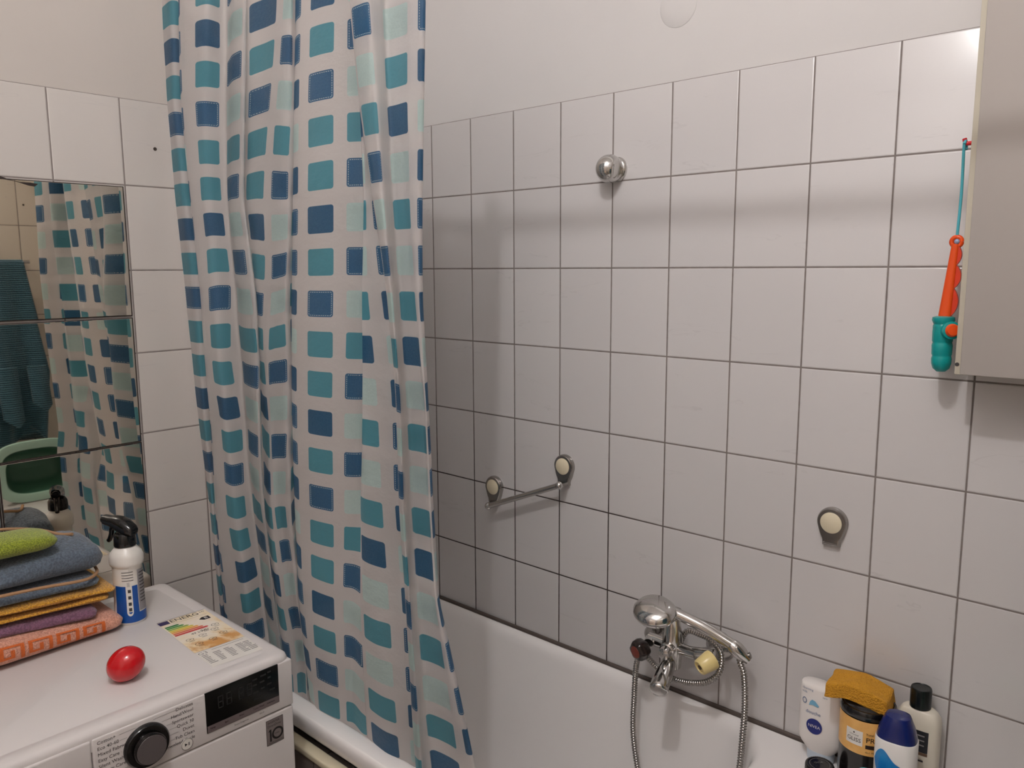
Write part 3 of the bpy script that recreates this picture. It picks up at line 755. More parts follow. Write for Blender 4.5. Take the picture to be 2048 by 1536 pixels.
# trigger head
nd = V((-.93, -.35, 0)).normalized(); side = V((0, 0, 1)).cross(nd)
def hp(a, h, w=0): return V((bx, by, bz))+nd*a+side*w+V((0, 0, h))
bm = nb()
loft(bm, [(bz+.168, bx, by, .0215, .0215, 2), (bz+.171, bx, by, .0225, .0225, 2), (bz+.190, bx, by, .0215, .0215, 2), (bz+.196, bx, by, .019, .018, 2)], 32, rot)
obj('collar', bm, m_black, sb)
bm = nb()
prof = [(-.030, .204, .004, .009), (-.026, .203, .011, .013), (-.010, .206, .019, .0165), (.006, .212, .018, .016), (.022, .216, .0145, .0135), (.036, .217, .0115, .0115), (.046, .218, .011, .011), (.052, .2185, .0105, .0105)]
rs = []
for a, h, hz, hw in prof:
    rs.append([hp(a, h+hz*math.copysign(abs(math.sin(2*PI*i/24))**.8, math.sin(2*PI*i/24)), hw*math.copysign(abs(math.cos(2*PI*i/24))**.8, math.cos(2*PI*i/24))) for i in range(24)])
rings(bm, rs)
lathe(bm, [(.0085, 0), (.009, .004), (.008, .008), (.004, .008)], hp(.050, .2185), nd, 20)
obj('spray_head', bm, m_black, sb)
bm = nb()
tube(bm, cr([hp(.026, .210), hp(.034, .200), hp(.037, .188), hp(.043, .176), hp(.047, .172)], 6), lambda q: .0062-.0015*q, 12)
obj('trigger', bm, m_black, sb)

# ------------------------------------------------------------------ red balloon on the machine
c = at(254, 1362, 2, WZ)
bm = nb(); rr = .0306
vs = sphere(bm, (0, 0, 0), rr, 1.0, 1, 1, 48)
ax_ = V((.35, .75, .55)).normalized()
for v_ in vs:
    d = v_.co.dot(ax_); v_.co += ax_*(d*.13)
    v_.co -= (v_.co-ax_*v_.co.dot(ax_))*(.02)
zmin = min(v_.co.z for v_ in bm.verts)
for v_ in bm.verts: v_.co += V((c.x-.004, c.y+.002, WZ-zmin))
tag(obj('balloon', bm, mat('glossy_red_rubber', (196, 10, 24), .16, coat=.4)), 'small glossy red balloon lying on the washing machine top', 'balloon')

# ------------------------------------------------------------------ chrome wall fittings
def rosette(name, cx, cz, parent=None, label=None, cat=None):
    root = parent
    if parent is None: root = thing(name, label, cat, (cx, 0, cz))
    bm = nb(); n = 48; outl = []
    for i in range(n):
        a = 2*PI*i/n; x, z = .029*math.cos(a), .029*math.sin(a)
        if z < -.012:
            k = (-z-.012)/.017; x = math.copysign(max(abs(x), .0165), x) if abs(x) > .002 else x; z = -.012-k*.036
        outl.append((x, z))
    def rg(s_, y): return [V((cx+x*s_, y, cz+z*s_)) for x, z in outl]
    rings(bm, [rg(1, 0), rg(1.0, -.005), rg(.97, -.009), rg(.90, -.012), rg(.80, -.0122)], True, True)
    obj('backplate', bm, m_chrome_dull, root)
    bm = nb(); lathe(bm, [(.0205, .010), (.0205, .0132), (.0195, .0140), (.0001, .0146)], (cx, 0, cz), (0, -1, 0), 40)
    obj('disc', bm, m_cream, root)['label'] = 'cream plastic disc'
    return root
A, B = at(985, 974, 1, -.012), at(1125, 933, 1, -.012)
b0, b1 = at(977, 1012, 1, -.036), at(1118, 971, 1, -.036)
tb = thing('towel_bar', 'short chrome towel bar hanging crooked on two cream-centred wall plates', 'towel bar', ((A.x+B.x)/2, 0, (A.z+B.z)/2))
for q, e in ((A, b0), (B, b1)):
    rosette('plate', q.x, q.z, tb)
    bm = nb(); r0 = V((q.x+.002, -.006, q.z-.040)); box(bm, -.0135, .0135, 0, .033, -.004, .004, .0025, 2)
    for v_ in bm.verts: v_.co = V((r0.x+v_.co.x*(1-12*max(v_.co.y, 0))+(e.x-r0.x)*max(v_.co.y, 0)/.033, -.004-v_.co.y, r0.z+v_.co.z+(e.z-r0.z)*v_.co.y/.033))
    obj('arm', bm, m_chrome_dull, tb)
d_ = (b1-b0).normalized()
bm = nb(); tube(bm, [b0, b1], .0074, 16); obj('bar', bm, m_chrome, tb)
for e in (b0, b1):
    bm = nb(); sphere(bm, e, .0100, seg=20); obj('end_knob', bm, m_chrome, tb)
q = at(1662, 1046, 1, -.012)
rosette('towel_hook_plate', q.x, q.z, None, 'single chrome wall plate with cream disc, without a bar, right of the tap', 'wall plate')

# shower head bracket
c = at(1222, 338, 1, -.02)
sh_ = thing('shower_holder', 'shiny chrome hand-shower wall bracket high on the tiles', 'shower holder', (c.x, 0, c.z))
bm = nb()
lathe(bm, [(.0235, 0), (.0235, .004), (.0215, .008), (.016, .011)], (c.x+.006, 0, c.z), (0, -1, 0), 40, 1, 1.15, ux=(1, 0, 0)); obj('wall_plate', bm, m_chrome, sh_)
bm = nb()
vs = sphere(bm, (0, 0, 0), 1, seg=64)
gc = V((.047, -.032, 0)); gr = .027
for v_ in vs:
    p = V((v_.co.x*.029, v_.co.y*.034-.026, v_.co.z*.031))
    q2 = gr*gr-(p.y-gc.y)**2
    if q2 > 0:
        lim = gc.x-math.sqrt(q2)*(1-.18*(p.z/.031))
        p.x = min(p.x, lim)
    if p.y > -.006: p.y = -.006
    v_.co = V((c.x, 0, c.z))+p
obj('cradle', bm, m_chrome, sh_)

# ------------------------------------------------------------------ tap
tap = thing('bath_tap', 'chrome two-handle bath mixer tap on the wall above the bathtub rim', 'tap', (1.07, 0, .76))
tb_c = at(1345, 1292, 1, -.075)         # centre of the valve body
TX, TY, TZ_ = tb_c
LU, RU = V((TX-.075, 0, TZ_-.002)), V((TX+.075, 0, TZ_-.002))
for q in (LU, RU):
    bm = nb(); lathe(bm, [(.033, 0), (.033, .003), (.030, .010), (.020, .018), (.0165, .022)], q, (0, -1, 0), 36); obj('rosette', bm, m_chrome_dull, tap)
    bm = nb(); tube(bm, cr([q+V((0, -.015, 0)), q+V((0, -.045, .0)), q+V((0, TY*.9, 0))+V(((TX-q.x)*.25, 0, 0)), V((q.x+(TX-q.x)*.5, TY, TZ_))], 8), .0135, 16); obj('union', bm, m_chrome_dull, tap)
bm = nb()
lathe(bm, [(.012, -.052), (.019, -.046), (.0215, -.02), (.0225, 0), (.0215, .02), (.0185, .04), (.0165, .056), (.0165, .064), (.010, .067)], (TX, TY, TZ_), (0, 0, 1), 32)
tube(bm, [(TX-.058, TY, TZ_), (TX+.058, TY, TZ_)], lambda s_: .0135+.004*math.cos((s_-.5)*PI), 20)
obj('valve_body', bm, m_chrome, tap)
bm = nb(); lathe(bm, [(.015, .010), (.0165, .022), (.0165, .030), (.0135, .032), (.0135, .040), (.0125, .046), (.008, .048), (.0001, .0485)], (TX, TY, TZ_+.002), (.1, -1, -.05), 28); obj('diverter_knob', bm, m_chrome, tap)
# cradle arm holding the hand shower
bm = nb(); box(bm, TX-.016, TX+.016, TY-.012, TY+.012, TZ_+.060, TZ_+.088, .006, 3); obj('cradle', bm, m_chrome_dull, tap)
# spout
s0 = V((TX, TY-.010, TZ_-.030)); s1 = at(1315, 1386, 1, -.175)
bm = nb(); pts = cr([s0, s0.lerp(s1, .3)+V((0, 0, .004)), s0.lerp(s1, .7)+V((0, 0, .004)), s1], 8)
tube(bm, pts, lambda q: .0135+.0065*math.sin(min(q*1.15, 1)*PI*.5) if q < .88 else .020*math.sqrt(max(1-((q-.88)/.12)**2, .03)), 24)
obj('spout', bm, m_chrome, tap)
# handles
hx_ = at(1283, 1298, 1, -.115)
bm = nb(); tube(bm, [(TX-.055, TY, TZ_), (hx_.x+.004, hx_.y+.022, hx_.z+.006)], .0115, 16); obj('hot_stem', bm, m_chrome, tap)
hd = V((-.25, -.92, -.15)).normalized()
bm = nb()
rs = []
u_, w_, a_ = frame(hd)
for r, h in ((.013, -.014), (.0205, -.008), (.0225, 0), (.0215, .012), (.0185, .017), (.017, .018)):
    rs.append([hx_+a_*h+(u_*math.cos(2*PI*i/48)+w_*math.sin(2*PI*i/48))*(r*(1+.06*math.cos(6*2*PI*i/48))) for i in range(48)])
rings(bm, rs); hh = obj('hot_handle', bm, mat('dark_brown_handle', (36, 24, 22), .2, coat=.3), tap); hh['label'] = 'dark brown hot handle'
bm = nb(); lathe(bm, [(.0135, .0175), (.013, .019), (.0001, .0195)], hx_, hd, 28); obj('hot_cap', bm, mat('dull_red_cap', (120, 46, 36), .3), hh)
cx_ = at(1412, 1327, 1, -.112)
bm = nb(); tube(bm, [(TX+.035, TY, TZ_), (cx_.x-.004, cx_.y+.040, cx_.z+.006)], lambda q: .0115-.003*q, 16); obj('cold_stem', bm, m_chrome, tap)
cdv = V((-.38, -.86, -.34)).normalized()
bm = nb(); lathe(bm, [(.012, -.020), (.0200, -.017), (.0205, -.012), (.0165, .016), (.0145, .018), (.0118, .018), (.0112, .0155)], cx_, cdv, 36); ch = obj('cold_handle', bm, mat('yellowed_cream_handle', (226, 205, 142), .3), tap); ch['label'] = 'yellowed cream cold handle without its cap'
bm = nb(); lathe(bm, [(.0112, .0152), (.0001, .0152)], cx_, cdv, 28, cap0=False); lathe(bm, [(.005, .0152), (.005, .0172), (.003, .0172)], cx_, cdv, 14); obj('handle_socket', bm, mat('rusty_socket', (96, 72, 52), .5, .5, vary=.6, vscale=300), ch)

# hand shower lying in the cradle, with its hose
hs = thing('hand_shower', 'chrome hand shower lying in the tap cradle, its ribbed hose hanging in two loops', 'hand shower', (TX, TY, TZ_+.09))
n_end = at(1464, 1290, 1, -.065); neck = at(1350, 1226, 1, -.100); hc = at(1309, 1219, 1, -.125)
bm = nb()
pts = cr([n_end, n_end.lerp(neck, .5)+V((0, 0, .004)), neck, neck.lerp(hc, .55)+V((0, -.004, .004))], 8)
tube(bm, pts, lambda q: .0125-.001*q if q < .66 else .0115+.006*(q-.66)/.34, 20); obj('handle', bm, m_chrome, hs)
bm = nb()
hax = V((.10, -.36, .92)).normalized()
lathe(bm, [(.032, -.016), (.044, -.013), (.0465, -.007), (.0455, -.001), (.039, .007), (.027, .012), (.013, .015), (.0001, .016)], hc, hax, 44, 1.02, .92, ux=(1, 0, -.1)); obj('spray_head', bm, m_chrome, hs)
bm = nb(); lathe(bm, [(.029, -.0165), (.029, -.0175), (.0001, -.018)], hc, hax, 36, 1.02, .92, ux=(1, 0, -.1)); obj('spray_face', bm, mat('grey_spray_face', (120, 120, 120), .4), hs)
dn = (n_end-neck).normalized()
bm = nb(); lathe(bm, [(.0125, -.004), (.015, .002), (.016, .012), (.0145, .026), (.0105, .036), (.0085, .044)], n_end, dn.lerp(V((.25, 0, -1)), .3), 24); obj('hose_nut', bm, m_chrome, hs)
hz = lambda px, py, y: at(px, py, 1, y)
hp_ = [V((TX, TY+.02, TZ_-.02)), hz(1372, 1264, -.05), hz(1400, 1269, -.052), hz(1426, 1283, -.056), hz(1443, 1310, -.066), hz(1438, 1345, -.078), hz(1415, 1363, -.086), hz(1385, 1366, -.088), hz(1352, 1360, -.086), hz(1325, 1345, -.078), hz(1300, 1320, -.070),
       hz(1284, 1300, -.066), hz(1276, 1316, -.068), hz(1271, 1345, -.072), hz(1268, 1400, -.082), hz(1266, 1451, -.095), hz(1270, 1500, -.105), hz(1282, 1560, -.115), hz(1320, 1640, -.135), hz(1380, 1680, -.14), hz(1440, 1640, -.13), hz(1474, 1560, -.11), hz(1486, 1464, -.09), hz(1490, 1401, -.076), hz(1488, 1350, -.066), hz(1480, 1318, -.06), n_end+dn*.040]
pts = cr(hp_, 26); L = 0; acc = [0]
for a, b in zip(pts[:-1], pts[1:]): L += (b-a).length; acc.append(L)
NR = int(L/.00135); fine = []; k = 0
for i in range(NR+1):
    s_ = L*i/NR
    while k < len(acc)-2 and acc[k+1] < s_: k += 1
    fine.append(pts[k].lerp(pts[k+1], (s_-acc[k])/max(acc[k+1]-acc[k], 1e-9)))
bm = nb(); tube(bm, fine, lambda q: .0062+.0008*math.cos(q*NR*2*PI/4), 10); obj('hose', bm, m_chrome_dull, hs, angle=180)['label'] = 'ribbed steel hose'

# ------------------------------------------------------------------ wall cabinet, hook and toy fishing rod
cbn = thing('wall_cabinet', 'pale grey-white wall cabinet on the tiles at the right photo edge', 'cabinet', (1.8, -.05, 1.98-.556))
CZ0 = 1.98-.557
m_cab = mat('grey_white_cabinet', (182, 174, 168), .45, bump=(200, .06, .0006), vary=.04); m_cabs = mat('cream_cabinet_side', (206, 198, 180), .5, vary=.06)
boxobj('body', (1.5765, XF-.004, -.088, -.001, CZ0, 2.50), m_cabs, cbn, .0015, 2)
boxobj('door', (1.588, XF-.006, -.104, -.0885, CZ0+.002, 2.498), m_cab, cbn, .002, 2)
c = at(1917, 729, 1, -.088); bm = nb(); lathe(bm, [(.0032, 0), (.0032, .0012), (.0001, .0014)], (c.x-.002, -.0875, c.z), (0, -1, 0), 12); obj('screw', bm, m_ink, cbn)
hkx, hky = 1.5765, -.058
c = at(1934, 287, 1, hky)
hk = thing('adhesive_hook', 'small red plastic hook on the cabinet side holding the toy', 'hook', (hkx, hky, c.z))
m_red = mat('red_plastic', (206, 22, 30), .3)
bm = nb(); box(bm, hkx-.0028, hkx-.0002, hky-.009, hky+.009, c.z-.013, c.z+.011, .001, 2); obj('plate', bm, m_red, hk)
bm = nb(); tube(bm, cr([(hkx-.001, hky, c.z+.002), (hkx-.008, hky, c.z), (hkx-.0145, hky, c.z+.001), (hkx-.017, hky, c.z+.008)], 6), .0034, 10); obj('prong', bm, m_red, hk)
toy = thing('toy_fishing_rod', 'orange and teal toy fishing rod hanging on the cabinet side', 'toy', (1.556, hky, 1.6))
m_teal = mat('teal_plastic', (8, 150, 148), .25); m_or = mat('orange_plastic', (232, 82, 24), .28); m_str = mat('turquoise_cord', (80, 176, 190), .6, bump=(900, .4, .001))
ty = -.058
xoff = -.004
def tp_(px, py): return at(px, py, 1, ty)+V((xoff, 0, 0))
top = V((hkx-.0150, ty, c.z-.0008)); ring_c = tp_(1919, 482)
bm = nb(); tube(bm, cr([ring_c+V((0, 0, .006)), ring_c.lerp(top, .5)+V((.0005, 0, 0)), top+V((-.0012, -.003, -.006)), top+V((0, -.0050, .001)), top+V((0, 0, .0052)), top+V((0, .0050, .001)), top+V((.0012, .0015, -.008))], 10), .0023, 10); obj('cord', bm, m_str, toy)
a0, a1 = tp_(1895, 634), tp_(1917, 488)
axr = (a1-a0).normalized(); sx_ = V((axr.z, 0, -axr.x))
bm = nb(); rs = []
for i in range(15):
    q = i/14; p = a0.lerp(a1, q); hw = .0098-.0042*q
    rs.append([p+sx_*(hw*math.copysign(abs(math.cos(t_))**.7, math.cos(t_)))+V((0, .0085*(1-.3*q)*math.copysign(abs(math.sin(t_))**.7, math.sin(t_)), 0)) for t_ in [2*PI*k/20 for k in range(20)]])
rings(bm, rs); obj('shaft', bm, m_or, toy)
bm = nb()
for q0, q1, wd in ((.02, .40, .0085), (.40, .72, .0085), (.72, .98, .006)):
    n = 14; ringf = []; 
    p0, p1 = a0.lerp(a1, q0), a0.lerp(a1, q1)
    for yy in (-.003, .003):
        ringf.append([p0.lerp(p1, i/n)+sx_*((.0090-.004*(q0+(q1-q0)*i/n))+wd*math.sin(PI*i/n)**.8)+V((0, yy, 0)) for i in range(n+1)]+[p1-sx_*.002+V((0, yy, 0)), p0-sx_*.002+V((0, yy, 0))])
    rings(bm, ringf, True, True)
obj('scalloped_fin', bm, mat('orange_red_plastic', (214, 56, 24), .3), toy)['label'] = 'scalloped orange-red fin'
bm = nb(); nr = 28
tube(bm, [ring_c+V((.0075*math.cos(2*PI*i/nr), 0, .0075*math.sin(2*PI*i/nr)-.001)) for i in range(nr+1)], .0038, 12); obj('eyelet', bm, m_or, toy)
bm = nb(); sphere(bm, ring_c+V((0.001, -.001, -.001)), .0048, seg=14); obj('bead', bm, mat('blue_white_bead', (150, 160, 190), .2), toy)
h0, h1 = tp_(1886.5, 744), tp_(1893, 632)
hl = (h1-h0).length
bm = nb(); pr = [(.0001, 0), (.008, .0008), (.0145, .006), (.0172, .014), (.0178, .022), (.0168, .0262), (.0165, .0272), (.0178, .030), (.0182, .044), (.0172, .0482), (.0168, .0492), (.0180, .052), (.0182, .068), (.0178, .0715), (.0180, .075), (.0178, hl-.016), (.0165, hl-.0135), (.0180, hl-.011), (.0200, hl-.007), (.0192, hl-.002), (.012, hl), (.0001, hl)]
lathe(bm, [(r*.87, h) for r, h in pr], h0, (h1-h0), 36); obj('grip', bm, m_teal, toy)
bm = nb(); kc = at(1904, 661, 1, -.074); lathe(bm, [(.0145, -.010), (.0145, .000), (.0125, .001)], kc, (.55, -.8, .1), 28); obj('knob_socket', bm, m_teal, toy)
bm = nb(); lathe(bm, [(.0110, -.004), (.0108, .003), (.0085, .006), (.0001, .0068)], kc, (.55, -.8, .1), 28); obj('reel_knob', bm, m_or, toy)

# ------------------------------------------------------------------ bottles on the bathtub ledge
lz = RZ+.0003
# upside-down white lotion bottle
bx, by = 1.380, -.041
nv = thing('lotion_bottle', 'white upside-down lotion bottle with round navy logo on the bath ledge', 'bottle', (bx, by, lz))
bm = nb(); loft(bm, [(lz, bx, by, .024, .017, 2.4), (lz+.002, bx, by, .0255, .018, 2.4), (lz+.020, bx, by, .0262, .0185, 2.4), (lz+.0215, bx, by, .0262, .0185, 2.4)], 48); obj('cap', bm, mat('pale_blue_white_cap', (196, 208, 220), .3), nv)
bm = nb(); NVH = [(.0215, .0255, .018), (.025, .0290, .0185), (.034, .0370, .0205), (.042, .0415, .0215), (.052, .0432, .022), (.085, .0435, .022), (.13, .0435, .0215), (.148, .0430, .0205), (.154, .0415, .0190), (.1565, .038, .016)]
loft(bm, [(lz+h, bx, by, a, b, 3) for h, a, b in NVH], 56); obj('bottle_body', bm, mat('white_lotion_plastic', (232, 226, 222), .28), nv)
fy = lambda x: by-.0226*(max(1-abs(x/.0437)**3, 0))**(1/3)-.0004
nf = lambda e: (lambda a, b: V((bx+a-.013, fy(a-.013)-e, lz+b+.013)))
bm = nb(); disc(bm, .006, .063, .0155, .0155, nf(.0002), seg=40); obj('logo', bm, mat('navy_logo', (20, 34, 116), .3), nv)['label'] = 'round navy logo'
bm = nb(); textbm(bm, 'NIVEA', .0085, lambda x, y: nf(.0006)(.006+x, .063+y), align='CENTER'); obj('logo_lettering', bm, m_white_pl, nv)
bm = nb()
textbm(bm, 'cleansing', .0062, lambda x, y: nf(.0004)(-.021+x, .1355+y)); textbm(bm, 'milk', .0062, lambda x, y: nf(.0004)(-.021+x, .128+y)); textbm(bm, 'care', .0050, lambda x, y: nf(.0004)(.020+x, .128+y))
textbm(bm, 'douche', .0100, lambda x, y: nf(.0004)(-.012+x, .090+y)); disc(bm, -.0155, .110, .0045, .0062, nf(.0004), hole=.72)
obj('label_lettering', bm, mat('soft_blue_print', (88, 112, 150), .5), nv)
bm = nb(); poly(bm, [(-.006, .104), (.002, .106), (.012, .104), (.014, .107), (.006, .115), (.0, .1165), (-.004, .112)], nf(.0004)); obj('wave_motif', bm, mat('sky_blue_print', (120, 176, 206), .5), nv)

# hair-mask jar with sponge on it
jx, jy, jr = 1.473, -.073, .0470
jr_ = thing('cream_jar', 'black jar with yellow label under the yellow sponge', 'jar', (jx, jy, lz))
bm = nb(); lathe(bm, [(.043, 0), (jr-.001, .003), (jr, .010), (jr, .153), (.044, .155), (.040, .155)], (jx, jy, lz), (0, 0, 1), 56); obj('jar_body', bm, mat('black_jar', (18, 14, 14), .2, coat=.3), jr_)
bm = nb(); lathe(bm, [(jr+.0005, .1555), (jr+.0012, .157), (jr+.0012, .1665), (jr-.001, .1700), (jr-.004, .1705), (jr-.006, .1690), (.0001, .1690)], (jx, jy, lz), (0, 0, 1), 56); obj('lid', bm, m_black, jr_)
fa = math.atan2(CAM.y-jy, CAM.x-jx)
jf = lambda e: (lambda a, b: V((jx+(jr+e)*math.cos(fa+a/jr), jy+(jr+e)*math.sin(fa+a/jr), lz+b)))
t = NT('yellow_hair_label'); vec, s = t.coords(); n1 = t.noise(vec, 40, 4, .6)
t.link(t.mix(n1, lin((244, 200, 128)), lin((214, 150, 64))), t.b.inputs['Base Color']); t.b.inputs['Roughness'].default_value = .35
bm = nb(); rect(bm, -.125, .125, .090, .1535, jf(.0005), 0, 60, 1); obj('label_band', bm, t.m, jr_)['label'] = 'yellow label band'
bm = nb(); rect(bm, -.036, -.006, .106, .134, jf(.0010), 0, 10, 1); obj('logo_panel', bm, m_white_pl, jr_)
bm = nb(); textbm(bm, 'GLISS', .0105, lambda x, y: jf(.0014)(-.021+x, .1155+y), align='CENTER'); textbm(bm, 'Schwarzkopf', .0032, lambda x, y: jf(.0014)(-.021+x, .1245+y), align='CENTER'); disc(bm, -.021, .129, .0014, .0016, jf(.0014), seg=12)
textbm(bm, 'PRO', .0135, lambda x, y: jf(.0014)(-.001+x, .120+y)); rect(bm, -.001, .036, .104, .111, jf(.0014), 0, 8, 1); textbm(bm, 'Total Repair', .006, lambda x, y: jf(.0014)(-.001+x, .131+y)); textbm(bm, '4in1 MASK', .005, lambda x, y: jf(.0014)(-.001+x, .097+y))
obj('label_lettering', bm, mat('dark_brown_print', (40, 24, 18), .5), jr_)
# sponge
bm = nb(); r_ = bmesh.ops.create_cube(bm, size=1)
bmesh.ops.subdivide_edges(bm, edges=list(bm.edges), cuts=11, use_grid_fill=True)
sc = V((jx-.016, jy+.000, lz+.1910)); ang = math.radians(6)
for v_ in bm.verts:
    p = V((v_.co.x*.112, v_.co.y*.066, v_.co.z*.030))
    e = max(abs(v_.co.x), abs(v_.co.y), abs(v_.co.z))
    p.z -= .20*(p.x+.01)**2/.06+.0 ; p.y *= 1-.25*v_.co.x if False else 1
    p.x *= 1-.08*(v_.co.z+.5)
    p += V((noise.noise(p*40), noise.noise(p*40+V((3, 3, 3))), noise.noise(p*40+V((7, 1, 5)))))*.003
    v_.co = sc+Matrix.Rotation(ang, 3, 'Z') @ p
t = NT('yellow_sponge_foam'); vec, s = t.coords()
vo = t.node('ShaderNodeTexVoronoi'); t.link(vec, vo.inputs['Vector']); vo.inputs['Scale'].default_value = 320
t.link(t.mix(t.ss(vo.outputs['Distance'], .0, .35), lin((150, 94, 20)), lin((206, 146, 38))), t.b.inputs['Base Color']); t.b.inputs['Roughness'].default_value = .95; t.bump(vo.outputs['Distance'], .7, .003)
sp_o = obj('sponge', bm, t.m, angle=70)
md = sp_o.modifiers.new('soft', 'SUBSURF'); md.levels = 1; md.render_levels = 1
tag(sp_o, 'yellow foam bath sponge lying on top of the black jar', 'sponge')

# white slim bottle with black cap
wx, wy = 1.5495, -.036
wb = thing('shampoo_bottle', 'slim cream-white bottle with black cylindrical cap, rightmost on the ledge', 'bottle', (wx, wy, lz))
bm = nb(); loft(bm, [(lz, wx, wy, .034, .020, 3.4), (lz+.003, wx, wy, .036, .0215, 3.4), (lz+.150, wx, wy, .036, .0215, 3.4), (lz+.160, wx, wy, .0345, .0205, 3.2), (lz+.168, wx, wy, .030, .0175, 2.8), (lz+.172, wx, wy, .026, .0165, 2.3), (lz+.174, wx, wy, .016, .015, 2)], 56); obj('bottle_body', bm, mat('cream_white_plastic', (222, 214, 198), .35), wb)
bm = nb(); lathe(bm, [(.0150, 0), (.0176, .001), (.0176, .034), (.0166, .037), (.0148, .0375), (.0138, .0365), (.0001, .0365)], (wx+.0, wy, lz+.1735), (0, 0, 1), 40); obj('cap', bm, [mat('black_green_cap', (18, 24, 24), .25)], wb)
ff = lambda e: (lambda a, b: V((wx+a, wy-.0216*(max(1-abs(a/.036)**3.4, 0))**(1/3.4)-e, lz+b)))
bm = nb(); rect(bm, -.028, .022, .100, .140, ff(.0005), 0, 8, 1); obj('label', bm, mat('dark_slate_label', (32, 34, 40), .35), wb)['label'] = 'dark label'
bm = nb(); rect(bm, -.028, .022, .094, .0995, ff(.0005), 0, 8, 1); obj('label_stripe', bm, mat('brown_stripe', (110, 84, 66), .4), wb)
for z0_, z1_ in ((.130, .1325), (.121, .1235), (.112, .1145), (.082, .0855)):
    bm = nb(); rect(bm, .0, .016, z0_, z1_, ff(.0009), 0, 3, 1); obj('print_line', bm, m_inkl if z0_ > .1 else m_ink, wb)

# white bottle with dark blue flared cap and blue splash, front of the jar
qx_, qy_ = 1.540, -.130
bb = thing('detergent_bottle', 'white bottle with dark blue flared cap and blue splash print, in front of the jar', 'bottle', (qx_, qy_, lz))
rb = math.radians(6)
bm = nb(); loft(bm, [(lz, qx_, qy_, .031, .026, 2.8), (lz+.004, qx_, qy_, .033, .028, 2.8), (lz+.10, qx_, qy_, .0335, .0285, 2.8), (lz+.153, qx_, qy_, .0335, .028, 2.8), (lz+.155, qx_, qy_, .032, .0265, 2.8)], 56, rb); obj('bottle_body', bm, mat('glossy_white_plastic', (226, 222, 218), .25), bb)
bm = nb(); loft(bm, [(lz+.1551, qx_, qy_, .032, .026, 2.7), (lz+.162, qx_, qy_, .0312, .0255, 2.7), (lz+.178, qx_, qy_, .0265, .023, 2.6), (lz+.191, qx_, qy_, .0215, .020, 2.4), (lz+.195, qx_, qy_, .0195, .018, 2.4), (lz+.197, qx_, qy_, .015, .012, 2.4)], 56, rb); obj('cap', bm, mat('navy_blue_cap', (14, 30, 96), .22, coat=.2), bb)
def qf(e):
    def f(a, b):
        yy = -.0287*(max(1-abs(a/.0337)**2.8, 0))**(1/2.8)-e
        return V((qx_+a*math.cos(rb)-yy*math.sin(rb), qy_+a*math.sin(rb)+yy*math.cos(rb), lz+b))
    return f
t = NT('blue_splash_print'); vec, s = t.coords()
t.link(t.mix(t.noise(vec, 38, 4, .6, 1.2), lin((10, 84, 168)), lin((40, 150, 205))), t.b.inputs['Base Color']); t.b.inputs['Roughness'].default_value = .25
bm = nb(); n = 26; up = []; dn_ = []
for i in range(n+1):
    a = -.030+.061*i/n; q = i/n; e = math.sin(q*PI)**.6
    mid = .116-.034*q+.006*math.sin(q*9)
    up.append((a, mid+.036*e*(1-.35*q)+.0005)); dn_.append((a, mid-.044*e))
for i in range(n):
    f0 = qf(.0006); bm.faces.new([bm.verts.new(f0(*p)) for p in (dn_[i], dn_[i+1], up[i+1], up[i])])
bmesh.ops.remove_doubles(bm, verts=list(bm.verts), dist=1e-5)
obj('splash_print', bm, t.m, bb)['label'] = 'blue water splash print'

# dark round tub at the ledge front, pale turquoise cap at the bottom frame edge
bx, by = 1.407, -.117
bt_ = thing('lid_tub', 'low round black tub between the lotion bottle and the jar', 'tub', (bx, by, lz))
bm = nb(); lathe(bm, [(.023, 0), (.025, .002), (.025, .018), (.023, .020)], (bx, by, lz), (0, 0, 1), 40); obj('tub_body', bm, mat('charcoal_tub', (34, 32, 32), .35), bt_)
bm = nb(); rs = []
for r, h in ((.0245, .0202), (.0258, .0215), (.0258, .036), (.0245, .0385), (.0218, .039), (.0212, .0380), (.012, .0378)):
    rs.append([V((bx+r*(1+.012*math.cos(36*2*PI*i/144))*math.cos(2*PI*i/144), by+r*(1+.012*math.cos(36*2*PI*i/144))*math.sin(2*PI*i/144), lz+h)) for i in range(144)])
rings(bm, rs); lid_ = obj('ribbed_lid', bm, m_black, bt_)
bm = nb(); tf = plane_fn((bx, by, lz+.0384), (.74, .67, 0), (-.67, .74, 0)); disc(bm, 0, 0, .0185, .0185, tf, hole=.93); textbm(bm, 'one', .011, lambda x, y: tf(x, y+.006), align='CENTER'); obj('lid_lettering', bm, mat('grey_lid_print', (92, 90, 90), .5), lid_)
gx, gy = 1.522, -.186
tq = thing('gel_bottle', 'turquoise-capped bottle at the bottom photo edge in front of the jar', 'bottle', (gx, gy, lz))
bm = nb(); loft(bm, [(lz, gx, gy, .030, .018, 2.5), (lz+.003, gx, gy, .032, .0195, 2.5), (lz+.075, gx, gy, .033, .020, 2.5), (lz+.082, gx, gy, .029, .017, 2.4)], 40); obj('bottle_body', bm, mat('clear_white_plastic', (210, 214, 214), .25), tq)
bm = nb(); loft(bm, [(lz+.0822, gx, gy, .030, .018, 2.4), (lz+.096, gx, gy, .029, .0175, 2.4), (lz+.104, gx, gy, .024, .014, 2.3), (lz+.107, gx, gy, .016, .009, 2.2)], 40); obj('cap', bm, mat('turquoise_cap', (80, 190, 216), .3), tq)

